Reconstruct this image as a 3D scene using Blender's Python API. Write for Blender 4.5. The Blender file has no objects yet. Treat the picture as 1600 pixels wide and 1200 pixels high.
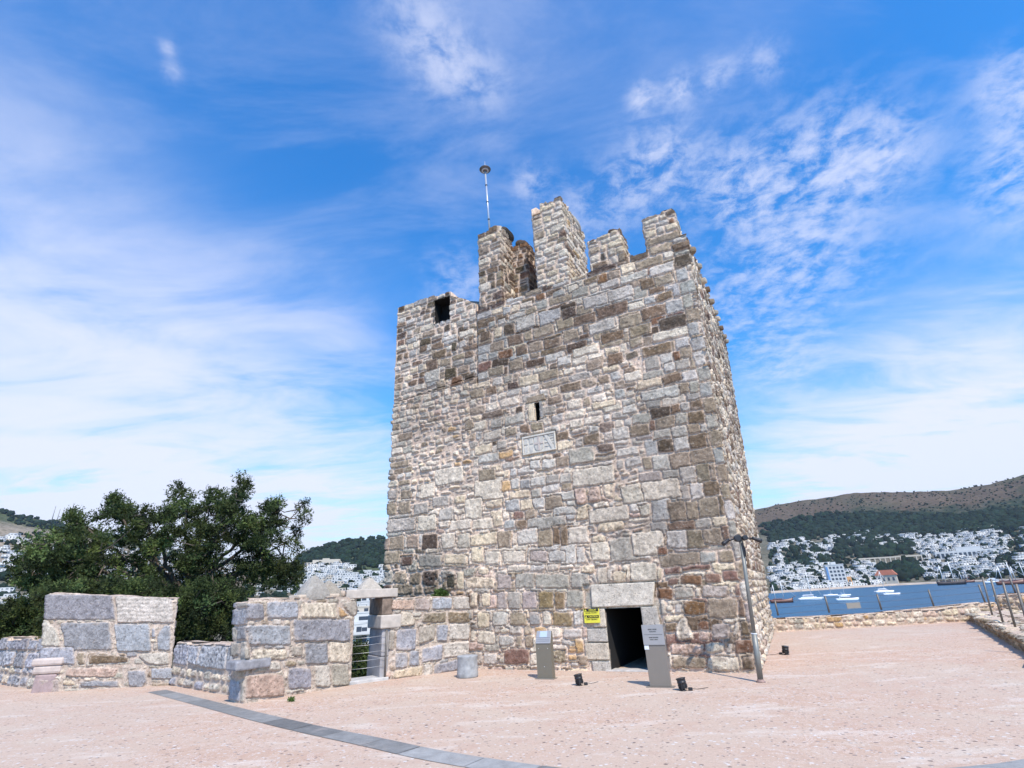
import bpy, bmesh, math, random
import numpy as np
from mathutils import Vector, Matrix, Euler

random.seed(7)
R = np.random.RandomState(11)
S = bpy.context.scene
COL = S.collection

# ------------------------------------------------------------------ camera
F_PX, HOR_Y, ROLL = 800.0, 933.0, math.radians(3.0)      # measured from the photograph
PITCH = math.atan((HOR_Y - 600) * math.cos(ROLL) / F_PX)
EYE = np.array([0.0, 0.0, 1.7])
_c, _s, _cp, _sp = math.cos(ROLL), math.sin(ROLL), math.cos(PITCH), math.sin(PITCH)
cd = bpy.data.cameras.new('camera')
cam = bpy.data.objects.new('camera', cd)
COL.objects.link(cam)
cd.sensor_width = 36; cd.lens = 36 * F_PX / 1600; cd.clip_start = 0.1; cd.clip_end = 30000
cam.matrix_world = Matrix(((_c, _s, 0, 0), (_s * _sp, -_c * _sp, -_cp, 0), (-_s * _cp, _c * _cp, -_sp, 1.7), (0, 0, 0, 1)))
# columns X, Y, Z of the camera
cam.matrix_world = Matrix.Translation((0, 0, 1.7)) @ Matrix((
    (_c, _s, 0), (_s * _sp, -_c * _sp, -_cp), (-_s * _cp, _c * _cp, -_sp))).to_4x4()
S.camera = cam
S.render.resolution_x = 1024; S.render.resolution_y = 768

def ray(x, y):
    u = (x - 800) / F_PX; v = -(y - 600) / F_PX
    uu = _c * u + _s * v; vv = -_s * u + _c * v
    return np.array([uu, _cp - vv * _sp, _sp + vv * _cp])
def gnd(x, y, z=0.0):
    d = ray(x, y); return EYE + d * ((z - EYE[2]) / d[2])
class Face:
    """vertical plane through plan points a, b: pixel -> (s, z)"""
    def __init__(self, a, b):
        self.a = np.array(a, float); self.b = np.array(b, float)
        t = self.b - self.a; self.W = np.linalg.norm(t); self.t = t / self.W
        self.n = np.array([self.t[1], -self.t[0]])
    def hit(self, x, y, off=0.0):
        d = ray(x, y); k = np.dot(self.n, self.a + self.n * off) / np.dot(self.n, d[:2])
        q = EYE + d * k
        return (float(np.dot(q[:2] - self.a, self.t)), float(q[2]))
    def pt(self, s, z, off=0.0):
        p = self.a + self.t * s + self.n * off
        return (p[0], p[1], z)

# ------------------------------------------------------------------ sun, sky
SUN_AZ, SUN_EL = math.radians(159), math.radians(52)      # azimuth clockwise from +Y
sd = Vector((math.sin(SUN_AZ) * math.cos(SUN_EL), math.cos(SUN_AZ) * math.cos(SUN_EL), math.sin(SUN_EL)))
sl = bpy.data.lights.new('sun', 'SUN'); sl.energy = 4.3; sl.angle = math.radians(0.5); sl.color = (1, 0.915, 0.80)
so = bpy.data.objects.new('sun', sl); COL.objects.link(so)
so.rotation_euler = sd.to_track_quat('Z', 'Y').to_euler()
S.view_settings.view_transform = 'Standard'; S.view_settings.look = 'None'
S.view_settings.exposure = 0.33; S.view_settings.gamma = 1

class NT:
    """small helper to write node graphs"""
    def __init__(self, tree): self.t = tree
    def n(self, typ, **kw):
        nd = self.t.nodes.new(typ)
        for k, v in kw.items(): setattr(nd, k, v)
        return nd
    def link(self, a, b): self.t.links.new(a, b)
    def set(self, sock, v):
        if isinstance(v, bpy.types.NodeSocket): self.link(v, sock)
        elif v is not None: sock.default_value = v
    def math(self, op, a, b=None, c=None, clamp=False):
        nd = self.n('ShaderNodeMath', operation=op, use_clamp=clamp)
        self.set(nd.inputs[0], a); self.set(nd.inputs[1], b); self.set(nd.inputs[2], c)
        return nd.outputs[0]
    def vmath(self, op, a, b=None):
        nd = self.n('ShaderNodeVectorMath', operation=op)
        self.set(nd.inputs[0], a); self.set(nd.inputs[1], b)
        return nd
    def noise(self, vec, scale, detail=4, rough=0.55, lac=2.0, dist=0.0, out='Fac'):
        nd = self.n('ShaderNodeTexNoise')
        self.set(nd.inputs['Vector'], vec); self.set(nd.inputs['Scale'], scale)
        nd.inputs['Detail'].default_value = detail; nd.inputs['Roughness'].default_value = rough
        nd.inputs['Lacunarity'].default_value = lac; nd.inputs['Distortion'].default_value = dist
        return nd.outputs[out]
    def vor(self, vec, scale, feature='F1', out='Distance', rnd=1.0):
        nd = self.n('ShaderNodeTexVoronoi', feature=feature)
        self.set(nd.inputs['Vector'], vec); nd.inputs['Scale'].default_value = scale
        nd.inputs['Randomness'].default_value = rnd
        return nd.outputs[out]
    def rng(self, v, a, b, c=0.0, d=1.0, smooth=False):
        nd = self.n('ShaderNodeMapRange'); nd.interpolation_type = 'SMOOTHSTEP' if smooth else 'LINEAR'
        self.set(nd.inputs[0], v)
        for i, q in enumerate((a, b, c, d)): nd.inputs[i + 1].default_value = q
        return nd.outputs[0]
    def mix(self, f, a, b, mode='MIX'):
        nd = self.n('ShaderNodeMix', data_type='RGBA', blend_type=mode)
        self.set(nd.inputs[0], f); 
        for i, q in ((6, a), (7, b)):
            if isinstance(q, tuple) and len(q) == 3: q = q + (1,)
            self.set(nd.inputs[i], q)
        return nd.outputs[2]
    def scale(self, vec, xyz, rot=(0, 0, 0)):
        nd = self.n('ShaderNodeMapping'); self.link(vec, nd.inputs[0])
        nd.inputs['Scale'].default_value = xyz; nd.inputs['Rotation'].default_value = rot
        return nd.outputs[0]

def make_world():
    w = bpy.data.worlds.new('World'); S.world = w; w.use_nodes = True
    t = w.node_tree; t.nodes.clear(); g = NT(t)
    out = g.n('ShaderNodeOutputWorld'); bg = g.n('ShaderNodeBackground'); g.link(bg.outputs[0], out.inputs[0])
    sky = g.n('ShaderNodeTexSky', sky_type='NISHITA', sun_disc=False)
    sky.sun_elevation = SUN_EL; sky.sun_rotation = SUN_AZ
    sky.air_density = 1.3; sky.dust_density = 0.3; sky.ozone_density = 3.0; sky.altitude = 50
    co = g.n('ShaderNodeTexCoord').outputs['Generated']
    sep = g.n('ShaderNodeSeparateXYZ'); g.link(co, sep.inputs[0])
    z = sep.outputs[2]
    zz = g.math('MAXIMUM', g.math('ADD', z, 0.10), 0.03)
    comb = g.n('ShaderNodeCombineXYZ')
    g.link(g.math('DIVIDE', sep.outputs[0], zz), comb.inputs[0]); g.link(g.math('DIVIDE', sep.outputs[1], zz), comb.inputs[1])
    P = comb.outputs[0]
    # cloud fields in the plane of the cloud layer
    soft = g.noise(g.scale(P, (0.7, 1.0, 1), (0, 0, 0.5)), 0.9, 5, 0.55, dist=0.5)
    wisp = g.noise(g.scale(P, (1.4, 3.2, 1), (0, 0, 0.9)), 1.0, 8, 0.62, dist=0.5)
    puff = g.noise(P, 15.0, 5, 0.66, dist=0.25)
    def patch(px, py, rad, s=1.0):       # angular blob around the direction seen at that pixel
        d = ray(px, py); d = d / np.linalg.norm(d)
        dt = g.vmath('DOT_PRODUCT', co, tuple(d)).outputs['Value']
        a = g.math('SUBTRACT', 1.0, dt)
        f = g.math('EXPONENT', g.math('MULTIPLY', a, -1.0 / (1 - math.cos(math.radians(rad)))))
        return g.math('MULTIPLY', f, s)
    def total(lst):
        v = None
        for p in lst:
            q = patch(*p); v = q if v is None else g.math('ADD', v, q)
        return v
    soft_map = total([(0, 500, 10, .7), (60, 690, 10, 1.3), (250, 720, 10, 1.2), (430, 790, 9, 1.5), (120, 760, 14, .8), (250, 400, 8, .2), (480, 640, 9, .35), (1450, 670, 7, 1.5), (1560, 600, 6, 1.6), (1300, 720, 6, 1.5), (1600, 690, 7, 1.2),
                      (1300, 720, 9, .6), (20, 260, 7, .30), (850, 60, 10, .35), (1100, 30, 7, .3), (540, 420, 6, .12), (330, 540, 9, .38), (560, 760, 8, .9), (500, 540, 6, .35)])
    puff_map = total([(1030, 250, 3.36, 1.0), (1150, 290, 4.00, 1.15), (1290, 250, 4.40, 1.15), (1390, 240, 2.56, .8), (1250, 400, 5.60, .85), (1130, 480, 4.80, .55), (1220, 560, 4.00, .5),
                      (1005, 152, 1.20, 1.3), (1060, 140, 1.36, 1.2), (1120, 118, 1.36, .9), (1190, 95, 1.76, .6), (700, 100, 2.80, .85), (650, 30, 3.60, .6), (1595, 130, 2.24, 1.2), (1590, 230, 2.40, .8), (1585, 300, 2.72, .7),
                      (830, 285, 1.92, .7), (900, 340, 4.00, .5), (262, 75, 0.56, .6), (268, 112, 0.72, .5), (720, 440, 3.20, .55), (760, 130, 2.40, .5), (980, 300, 3.20, .6)])
    c1 = g.math('MULTIPLY', soft_map, g.rng(g.math('ADD', g.math('MULTIPLY', soft, .45), g.math('MULTIPLY', wisp, .55)), 0.36, 0.66, .10, 1.0, True))
    pf = g.rng(g.math('ADD', g.math('MULTIPLY', puff, .62), g.math('MULTIPLY', wisp, .45)), 0.42, 0.70, 0, 1, True)
    c2 = g.math('MULTIPLY', puff_map, pf)
    c3 = g.math('MULTIPLY', g.rng(wisp, 0.47, 0.78, 0, 1, True), .20)
    hz = g.rng(z, 0.0, 0.30, 1.0, 0.0, True)
    tot = g.math('ADD', g.math('ADD', c1, g.math('MULTIPLY', c2, .85)), c3)
    tot = g.math('MULTIPLY', tot, g.rng(z, -0.02, 0.05))
    cover = g.math('SUBTRACT', 1.0, g.math('EXPONENT', g.math('MULTIPLY', tot, -1.25)))
    cover = g.math('ADD', cover, g.math('MULTIPLY', hz, 0.62), clamp=True)
    hs = g.n('ShaderNodeHueSaturation'); g.link(sky.outputs[0], hs.inputs['Color'])
    hs.inputs['Saturation'].default_value = 1.3; hs.inputs['Value'].default_value = 1.25; hs.inputs['Hue'].default_value = 0.495
    blue = g.vmath('MULTIPLY', hs.outputs[0], (.58, 1.20, 1.62)).outputs[0]
    col = g.mix(g.math('MULTIPLY', cover, 0.93), blue, (7.3, 7.5, 8.9))
    g.link(col, bg.inputs[0]); bg.inputs[1].default_value = 0.10
    return w
make_world()

# ------------------------------------------------------------------ helpers
def tag(o, label=None, cat=None, group=None, kind=None):
    if label: o['label'] = label
    if cat: o['category'] = cat
    if group: o['group'] = group
    if kind: o['kind'] = kind
    return o
def empty(name, loc, rz=0):
    o = bpy.data.objects.new(name, None); COL.objects.link(o); o.location = loc; o.rotation_euler = (0, 0, rz)
    o.empty_display_size = 0.3
    return o
def put(name, me, mat, parent=None, world=False):
    o = bpy.data.objects.new(name, me); COL.objects.link(o)
    if mat is not None:
        for m in (mat if isinstance(mat, (list, tuple)) else [mat]): me.materials.append(m)
    if parent:
        o.parent = parent
        if world: o.matrix_parent_inverse = parent_world(parent).inverted()
    return o
def parent_world(p):
    m = Matrix.Translation(p.location) @ p.rotation_euler.to_matrix().to_4x4()
    return parent_world(p.parent) @ p.matrix_parent_inverse @ m if p.parent else m
def mesh_np(name, verts, quads, cols=None, smooth=False, tris=None, rough=None):
    me = bpy.data.meshes.new(name)
    verts = np.asarray(verts, np.float32).reshape(-1, 3)
    loops = []; starts = []; tot = 0
    arrs = [(np.asarray(quads, np.int32).reshape(-1, 4), 4)] if quads is not None and len(quads) else []
    if tris is not None and len(tris): arrs.append((np.asarray(tris, np.int32).reshape(-1, 3), 3))
    lv = np.concatenate([a.ravel() for a, k in arrs])
    ls = []
    for a, k in arrs:
        ls.append(tot + np.arange(len(a)) * k); tot += len(a) * k
    ls = np.concatenate(ls)
    me.vertices.add(len(verts)); me.vertices.foreach_set('co', verts.ravel())
    me.loops.add(len(lv)); me.loops.foreach_set('vertex_index', lv.astype(np.int32))
    me.polygons.add(len(ls)); me.polygons.foreach_set('loop_start', ls.astype(np.int32))
    me.update(calc_edges=True); me.validate()
    if smooth: me.polygons.foreach_set('use_smooth', np.ones(len(me.polygons), bool))
    if cols is not None:
        a = me.color_attributes.new('Col', 'FLOAT_COLOR', 'POINT')
        c = np.ones((len(verts), 4), np.float32); c[:, :3] = cols; a.data.foreach_set('color', c.ravel())
    return me
class MB:
    """collects boxes, tubes, prisms; build() links them as one mesh object"""
    def __init__(self): self.bm = bmesh.new()
    def box(self, x0, x1, y0, y1, z0, z1, mi=0, M=None, bevel=0):
        vs = [self.bm.verts.new((x, y, z)) for z in (z0, z1) for y in (y0, y1) for x in (x0, x1)]
        fs = []
        for f in ((0, 2, 3, 1), (4, 5, 7, 6), (0, 1, 5, 4), (2, 6, 7, 3), (0, 4, 6, 2), (1, 3, 7, 5)):
            fc = self.bm.faces.new([vs[i] for i in f]); fc.material_index = mi; fs.append(fc)
        if bevel:
            es = list({e for f in fs for e in f.edges})
            r = bmesh.ops.bevel(self.bm, geom=es, offset=bevel, segments=2, affect='EDGES', profile=0.5)
            vs = list({v for f in r['faces'] for v in f.verts} | {v for v in vs if v.is_valid})
        if M is not None: bmesh.ops.transform(self.bm, matrix=M, verts=[v for v in vs if v.is_valid])
        return vs
    def tube(self, pts, rad, n=10, mi=0, cap=True):
        pts = [Vector(p) for p in pts]; rads = rad if isinstance(rad, (list, tuple)) else [rad] * len(pts)
        rings = []; up = Vector((0, 0, 1))
        for i, p in enumerate(pts):
            d = (pts[min(i + 1, len(pts) - 1)] - pts[max(i - 1, 0)]).normalized()
            a = d.cross(up) if abs(d.dot(up)) < 0.95 else d.cross(Vector((1, 0, 0)))
            if i and rings: 
                a = prev - d * prev.dot(d)
            a.normalize(); prev = a; b = d.cross(a)
            rings.append([self.bm.verts.new(p + (a * math.cos(k * 2 * math.pi / n) + b * math.sin(k * 2 * math.pi / n)) * rads[i]) for k in range(n)])
        for i in range(len(rings) - 1):
            for k in range(n):
                f = self.bm.faces.new((rings[i][k], rings[i][(k + 1) % n], rings[i + 1][(k + 1) % n], rings[i + 1][k]))
                f.material_index = mi; f.smooth = True
        if cap:
            for r_, rev in ((rings[0], True), (rings[-1], False)):
                f = self.bm.faces.new(r_[::-1] if rev else r_); f.material_index = mi
        return self
    def lathe(self, prof, n=24, M=None, mi=0, smooth=True):
        rings = []
        for r, z in prof:
            rings.append([self.bm.verts.new((max(r, 1e-4) * math.cos(k * 2 * math.pi / n), max(r, 1e-4) * math.sin(k * 2 * math.pi / n), z)) for k in range(n)])
        for i in range(len(rings) - 1):
            for k in range(n):
                f = self.bm.faces.new((rings[i][k], rings[i][(k + 1) % n], rings[i + 1][(k + 1) % n], rings[i + 1][k])); f.smooth = smooth; f.material_index = mi
        self.bm.faces.new(rings[0][::-1]).material_index = mi; self.bm.faces.new(rings[-1]).material_index = mi
        if M is not None: bmesh.ops.transform(self.bm, matrix=M, verts=[v for r in rings for v in r])
        return self
    def prism(self, poly, z0, z1, mi=0, M=None):
        a = [self.bm.verts.new((x, y, z0)) for x, y in poly]; b = [self.bm.verts.new((x, y, z1)) for x, y in poly]
        n = len(poly)
        fs = [self.bm.faces.new(a[::-1]), self.bm.faces.new(b)] + [self.bm.faces.new((a[i], a[(i + 1) % n], b[(i + 1) % n], b[i])) for i in range(n)]
        for f in fs: f.material_index = mi
        if M is not None: bmesh.ops.transform(self.bm, matrix=M, verts=a + b)
        return a + b
    def mesh(self, name):
        bmesh.ops.recalc_face_normals(self.bm, faces=self.bm.faces)
        me = bpy.data.meshes.new(name); self.bm.to_mesh(me); self.bm.free(); return me
    def build(self, name, mat, parent=None, world=False):
        return put(name, self.mesh(name), mat, parent, world)

# value noise on numpy arrays
_perm = np.random.RandomState(3).rand(256, 256)
def vnoise(x, y, seed=0):
    x = x + seed * 17.31; y = y + seed * 9.77
    xi = np.floor(x).astype(int); yi = np.floor(y).astype(int); fx = x - xi; fy = y - yi
    fx = fx * fx * (3 - 2 * fx); fy = fy * fy * (3 - 2 * fy)
    g = lambda a, b: _perm[a & 255, b & 255]
    return (g(xi, yi) * (1 - fx) + g(xi + 1, yi) * fx) * (1 - fy) + (g(xi, yi + 1) * (1 - fx) + g(xi + 1, yi + 1) * fx) * fy
def fbm(x, y, sc, oct=4, seed=0, gain=0.5):
    v = 0; a = 1; t = 0
    for o in range(oct):
        v = v + a * vnoise(x * sc, y * sc, seed + o * 5); t += a; a *= gain; sc *= 2.03
    return v / t - 0.5
def sstep(a, b, x):
    t = np.clip((x - a) / (b - a), 0, 1); return t * t * (3 - 2 * t)

# ------------------------------------------------------------------ materials
def mat_new(name):
    m = bpy.data.materials.new(name); m.use_nodes = True; t = m.node_tree; t.nodes.clear(); g = NT(t)
    out = g.n('ShaderNodeOutputMaterial'); b = g.n('ShaderNodeBsdfPrincipled'); g.link(b.outputs[0], out.inputs[0])
    return m, g, b
def bump(g, b, h, strength, dist):
    nd = g.n('ShaderNodeBump'); nd.inputs['Strength'].default_value = strength; nd.inputs['Distance'].default_value = dist
    g.link(h, nd.inputs['Height']); g.link(nd.outputs[0], b.inputs['Normal'])
def simple(name, col, rough=0.6, metal=0.0, var=0.12, sc=8.0, bmp=0.15, spec=None):
    m, g, b = mat_new(name)
    co = g.n('ShaderNodeTexCoord').outputs['Object']
    n = g.noise(co, sc, 5, 0.6)
    c = g.mix(g.rng(n, 0.3, 0.7), tuple(x * (1 - var) for x in col), tuple(min(1, x * (1 + var)) for x in col))
    g.link(c, b.inputs['Base Color']); b.inputs['Roughness'].default_value = rough; b.inputs['Metallic'].default_value = metal
    if bmp: bump(g, b, g.noise(co, sc * 6, 4, 0.6), bmp, 0.01)
    return m
def stone_mat(name='stone'):
    m, g, b = mat_new(name)
    at = g.n('ShaderNodeAttribute'); at.attribute_name = 'Col'
    co = g.n('ShaderNodeTexCoord').outputs['Object']
    n1 = g.noise(co, 7, 6, 0.65); n2 = g.noise(co, 38, 5, 0.7); n3 = g.noise(co, 2.0, 3, 0.5)
    f = g.math('ADD', g.math('MULTIPLY', g.rng(n1, .25, .75, -.5, .5), 0.42), g.math('MULTIPLY', g.rng(n2, .25, .75, -.5, .5), 0.60))
    f = g.math('ADD', g.math('ADD', f, 1.0), g.math('MULTIPLY', g.rng(n3, .3, .7, -.5, .5), .15))
    mul = g.vmath('MULTIPLY', at.outputs['Color'], None); cc = g.n('ShaderNodeCombineXYZ')
    for i in range(3): g.link(f, cc.inputs[i])
    g.link(cc.outputs[0], mul.inputs[1])
    # small dark pits and lichen specks
    pit = g.rng(g.noise(co, 21, 4, 0.75), 0.57, 0.66, 0, .62, True)
    col = g.mix(pit, mul.outputs[0], (0.085, 0.07, 0.06))
    col = g.mix(g.rng(g.noise(g.scale(co, (1, 1, 1.3)), 13, 5, 0.75), 0.56, 0.66, 0, .42, True), col, (0.60, 0.53, 0.46))
    g.link(col, b.inputs['Base Color']); b.inputs['Roughness'].default_value = 0.9
    b.inputs['Specular IOR Level'].default_value = 0.2
    h = g.math('ADD', g.math('MULTIPLY', n2, .6), g.math('ADD', g.math('MULTIPLY', n1, .9), g.math('MULTIPLY', pit, -.5)))
    bump(g, b, h, 0.75, 0.035)
    return m
STONE = stone_mat()
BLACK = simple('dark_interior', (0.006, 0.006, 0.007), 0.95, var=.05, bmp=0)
GREYMETAL = simple('warm_grey_metal', (0.235, 0.205, 0.175), 0.45, 0.2, .04, 5, .03)
PLATE = simple('pale_grey_plate', (0.36, 0.35, 0.35), 0.4, 0.2, .04, 6, .03)
DARKMETAL = simple('dark_painted_metal', (0.03, 0.03, 0.034), 0.45, 0.3, .1, 10, .05)
POST = simple('weathered_post_steel', (0.17, 0.155, 0.14), 0.55, 0.4, .15, 10, .08)
POLE = simple('lamp_pole_paint', (0.22, 0.22, 0.20), 0.5, 0.3, .08, 5, .04)
WIRE = simple('wire_steel', (0.16, 0.15, 0.14), 0.5, 0.5, .1, 5, 0)
YELLOW = simple('sign_yellow', (0.75, 0.68, 0.06), 0.5, 0, .03, 5, 0)
SIGNBLACK = simple('sign_black', (0.012, 0.012, 0.012), 0.5, 0, .03, 5, 0)
WHITEP = simple('white_paper', (0.72, 0.74, 0.78), 0.6, 0, .05, 20, 0)
BLUEP = simple('blue_notice_paper', (0.42, 0.50, 0.66), 0.5, 0, .12, 60, 0)
GLASS = simple('lamp_glass', (0.05, 0.05, 0.055), 0.12, 0.0, .05, 5, 0)

# ------------------------------------------------------------------ masonry engine
MORTAR = np.array([0.60, 0.465, 0.365])
PAL = dict(
    white=(0.56, 0.52, 0.475), cream=(0.57, 0.50, 0.41), grey=(0.35, 0.34, 0.33), blue=(0.355, 0.36, 0.375), lblue=(0.465, 0.455, 0.455),
    tan=(0.285, 0.24, 0.20), brown=(0.175, 0.13, 0.10), dark=(0.10, 0.077, 0.064), rust=(0.19, 0.11, 0.07), purple=(0.20, 0.13, 0.115),
    ochre=(0.46, 0.32, 0.18), green=(0.21, 0.178, 0.142), char=(0.07, 0.062, 0.056), pink=(0.46, 0.36, 0.33), olive=(0.235, 0.18, 0.115),
    slate=(0.285, 0.28, 0.29), mauve=(0.37, 0.33, 0.335))
PAL = {k: (v[0] * 1.06, v[1] * .97, v[2] * .83) for k, v in PAL.items()}
def pick(mix, rs):
    ks = list(mix); w = np.array([mix[k] for k in ks], float); return ks[rs.choice(len(ks), p=w / w.sum())]
def jcol(k, rs, v=0.13):
    c = np.array(PAL[k] if isinstance(k, str) else k); return np.clip(c * (1 + rs.uniform(-v, v)) + rs.uniform(-.006, .006, 3), .01, .8)
def gen(rs, s0, s1, z0, z1, h, w, mix, jit=0.025, rnd=0.03, prot=0.035, jag=0.0, gap=0.014, skew=0.0, sub=0.0, rough=1.0, wash=0.0):
    """courses of stones filling a rectangle of the face"""
    out = []; z = z0
    while z < z1 - h[0] * .4:
        hh = rs.uniform(*h); hh = min(hh, z1 - z + .03)
        a = s0 - rs.uniform(0, jag); b = s1 + rs.uniform(0, jag); s = a
        while s < b - w[0] * .3:
            ww = rs.uniform(*w)
            if rs.rand() < .15: ww *= 1.5
            if b - (s + ww) < w[0] * .5: ww = b - s
            parts = [(z, z + hh)]
            if rs.rand() < sub: m = z + hh * rs.uniform(.4, .6); parts = [(z, m), (m, z + hh)]
            for (za, zb) in parts:
                j = lambda: rs.uniform(-jit, jit)
                dz = skew * (s - s0)
                poly = [(s + j(), za + dz + j() * .6), (s + ww + j(), za + dz + j() * .6), (s + ww + j(), zb + dz + j() * .6), (s + j(), zb + dz + j() * .6)]
                if rnd > .04 and rs.rand() < .6:      # knock a corner off
                    k = rs.randint(4); p = poly[k]; c = (s + ww / 2, (za + zb) / 2)
                    poly[k] = (p[0] * .8 + c[0] * .2, p[1] * .8 + c[1] * .2)
                out.append(dict(p=poly, c=jcol(pick(mix, rs), rs), r=rnd * rs.uniform(.7, 1.4), h=prot * rs.uniform(.55, 1.25), g=gap * rs.uniform(.7, 1.5), ro=rough, w=wash))
            s += ww
        z += hh
    return out
def box_st(s0, s1, z0, z1, c, rs, r=.02, h=.04, g=.014, j=.022, ro=1.25):
    q = lambda: rs.uniform(-j, j)
    return dict(p=[(s0 + q(), z0 + q()), (s1 + q(), z0 + q()), (s1 + q(), z1 + q()), (s0 + q(), z1 + q())], c=jcol(c, rs, .07), r=r, h=h, g=g, ro=ro)

def paint(Sg, Zg, stones, seed=0, warp=.022, mortar=MORTAR, rubble=1.0, S0c=None, ms=0.0):
    """height and colour of the wall over a regular (s, z) grid"""
    n1 = fbm(Sg, Zg, 5, 3, seed + 1); n2 = fbm(Sg, Zg, 5, 3, seed + 2)
    f1 = fbm(Sg, Zg, 22, 3, seed + 3); big = fbm(Sg, Zg, 1.1, 3, seed + 4)
    mid = fbm(Sg, Zg, 10, 4, seed + 6)
    SW = Sg + n1 * warp * 2.2 + f1 * .012; ZW = Zg + n2 * warp * 2.2 + f1 * .012
    H = -0.004 + 0.03 * mid * rubble + 0.012 * f1
    foot = np.exp(-np.clip(Zg, 0, 9) / .05) * (.012 + .08 * fbm(Sg, Zg * 0, 2.5, 3, seed + 8))
    C = mortar[None, None, :] * (1 + 0.5 * f1 + .35 * big)[..., None]
    C[..., 1] *= (1 - .10 * np.clip(mid * 3, 0, 1)); C[..., 2] *= (1 - .16 * np.clip(mid * 3, 0, 1))
    sc = Sg[:, 0] if S0c is None else S0c; zr = Zg[0]
    for st in stones:
        p = np.array(st['p']); m = .10
        i0, i1 = np.searchsorted(sc, [p[:, 0].min() - m - ms, p[:, 0].max() + m]); j0, j1 = np.searchsorted(zr, [p[:, 1].min() - m, p[:, 1].max() + m])
        if i1 - i0 < 2 or j1 - j0 < 2: continue
        sl = (slice(i0, i1), slice(j0, j1)); x = SW[sl]; y = ZW[sl]
        cen = p.mean(0); r = st['r']; g = st['g'] * 1.3
        area = 0.5 * sum(p[k][0] * p[(k + 1) % len(p)][1] - p[(k + 1) % len(p)][0] * p[k][1] for k in range(len(p)))
        if area < 0: p = p[::-1]
        # smooth-max of edge half planes: rounded convex polygon, interior distance
        ds = []
        for k in range(len(p)):
            a = p[k]; b = p[(k + 1) % len(p)]; e = b - a; L = np.hypot(*e)
            if L < 1e-4: continue
            nx, ny = e[1] / L, -e[0] / L; ds.append((x - a[0]) * nx + (y - a[1]) * ny)
        ds = np.stack(ds); kk = max(r, .006)
        d = ds.max(0); d = d + kk * .42 * np.log(np.exp((ds - d) / kk).sum(0))
        dd = -d - g
        inside = dd > 0; ring = dd > -g * 1.2
        if not inside.any(): continue
        prof = sstep(0, .010 + r * .30, dd)
        tilt = st.get('tx', R.uniform(-.02, .02)) * (x - cen[0]) + R.uniform(-.05, .05) * (y - cen[1])
        h = st['h'] * (.35 + .65 * prof) * (1 + 0) + tilt * prof + st['ro'] * (.026 * mid[sl] + .020 * f1[sl]) * (.4 + .6 * prof)
        Hs = H[sl]; Cs = C[sl]
        Hs[ring & ~inside] = np.minimum(Hs, -.002 + .02 * mid[sl] + .008 * f1[sl])[ring & ~inside]
        rg = ring & ~inside; Cs[rg] = (mortar * (1 + .5 * f1[sl] + .3 * big[sl])[..., None])[rg]
        Hs[inside] = h[inside]
        c = np.array(st['c']) * (1 + st['ro'] * (.55 * mid[sl] + .5 * f1[sl]))[..., None]
        wash = st.get('w', 0.0) * np.clip(.6 + 2.2 * big[sl], 0, 1.3); c = c * (1 - wash[..., None]) + mortar * 1.08 * wash[..., None]
        smear = np.clip(sstep(.03, -.01, dd) * .45 + np.clip(n1[sl] * 1.6 - .12, 0, .45) * st.get('sm', 1.0) * (dd < .07), 0, .8)[..., None]
        c = c * (1 - smear) + mortar * 1.02 * smear
        if 'veins' in st:
            v = np.sin((x * st['veins'][0] + y * st['veins'][1]) + 4 * n1[sl] + 5 * n2[sl]); c = c * (1 + .16 * v)[..., None]
        Cs[inside] = c[inside]
        H[sl] = Hs; C[sl] = Cs
    H = np.maximum(H, foot * 1.0 - .004); fm = sstep(.01, .04, foot)[..., None] * .8; C = C * (1 - fm) + mortar * np.array([.98, .92, .88]) * fm
    return H, np.clip(C, .01, .85)

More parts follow.
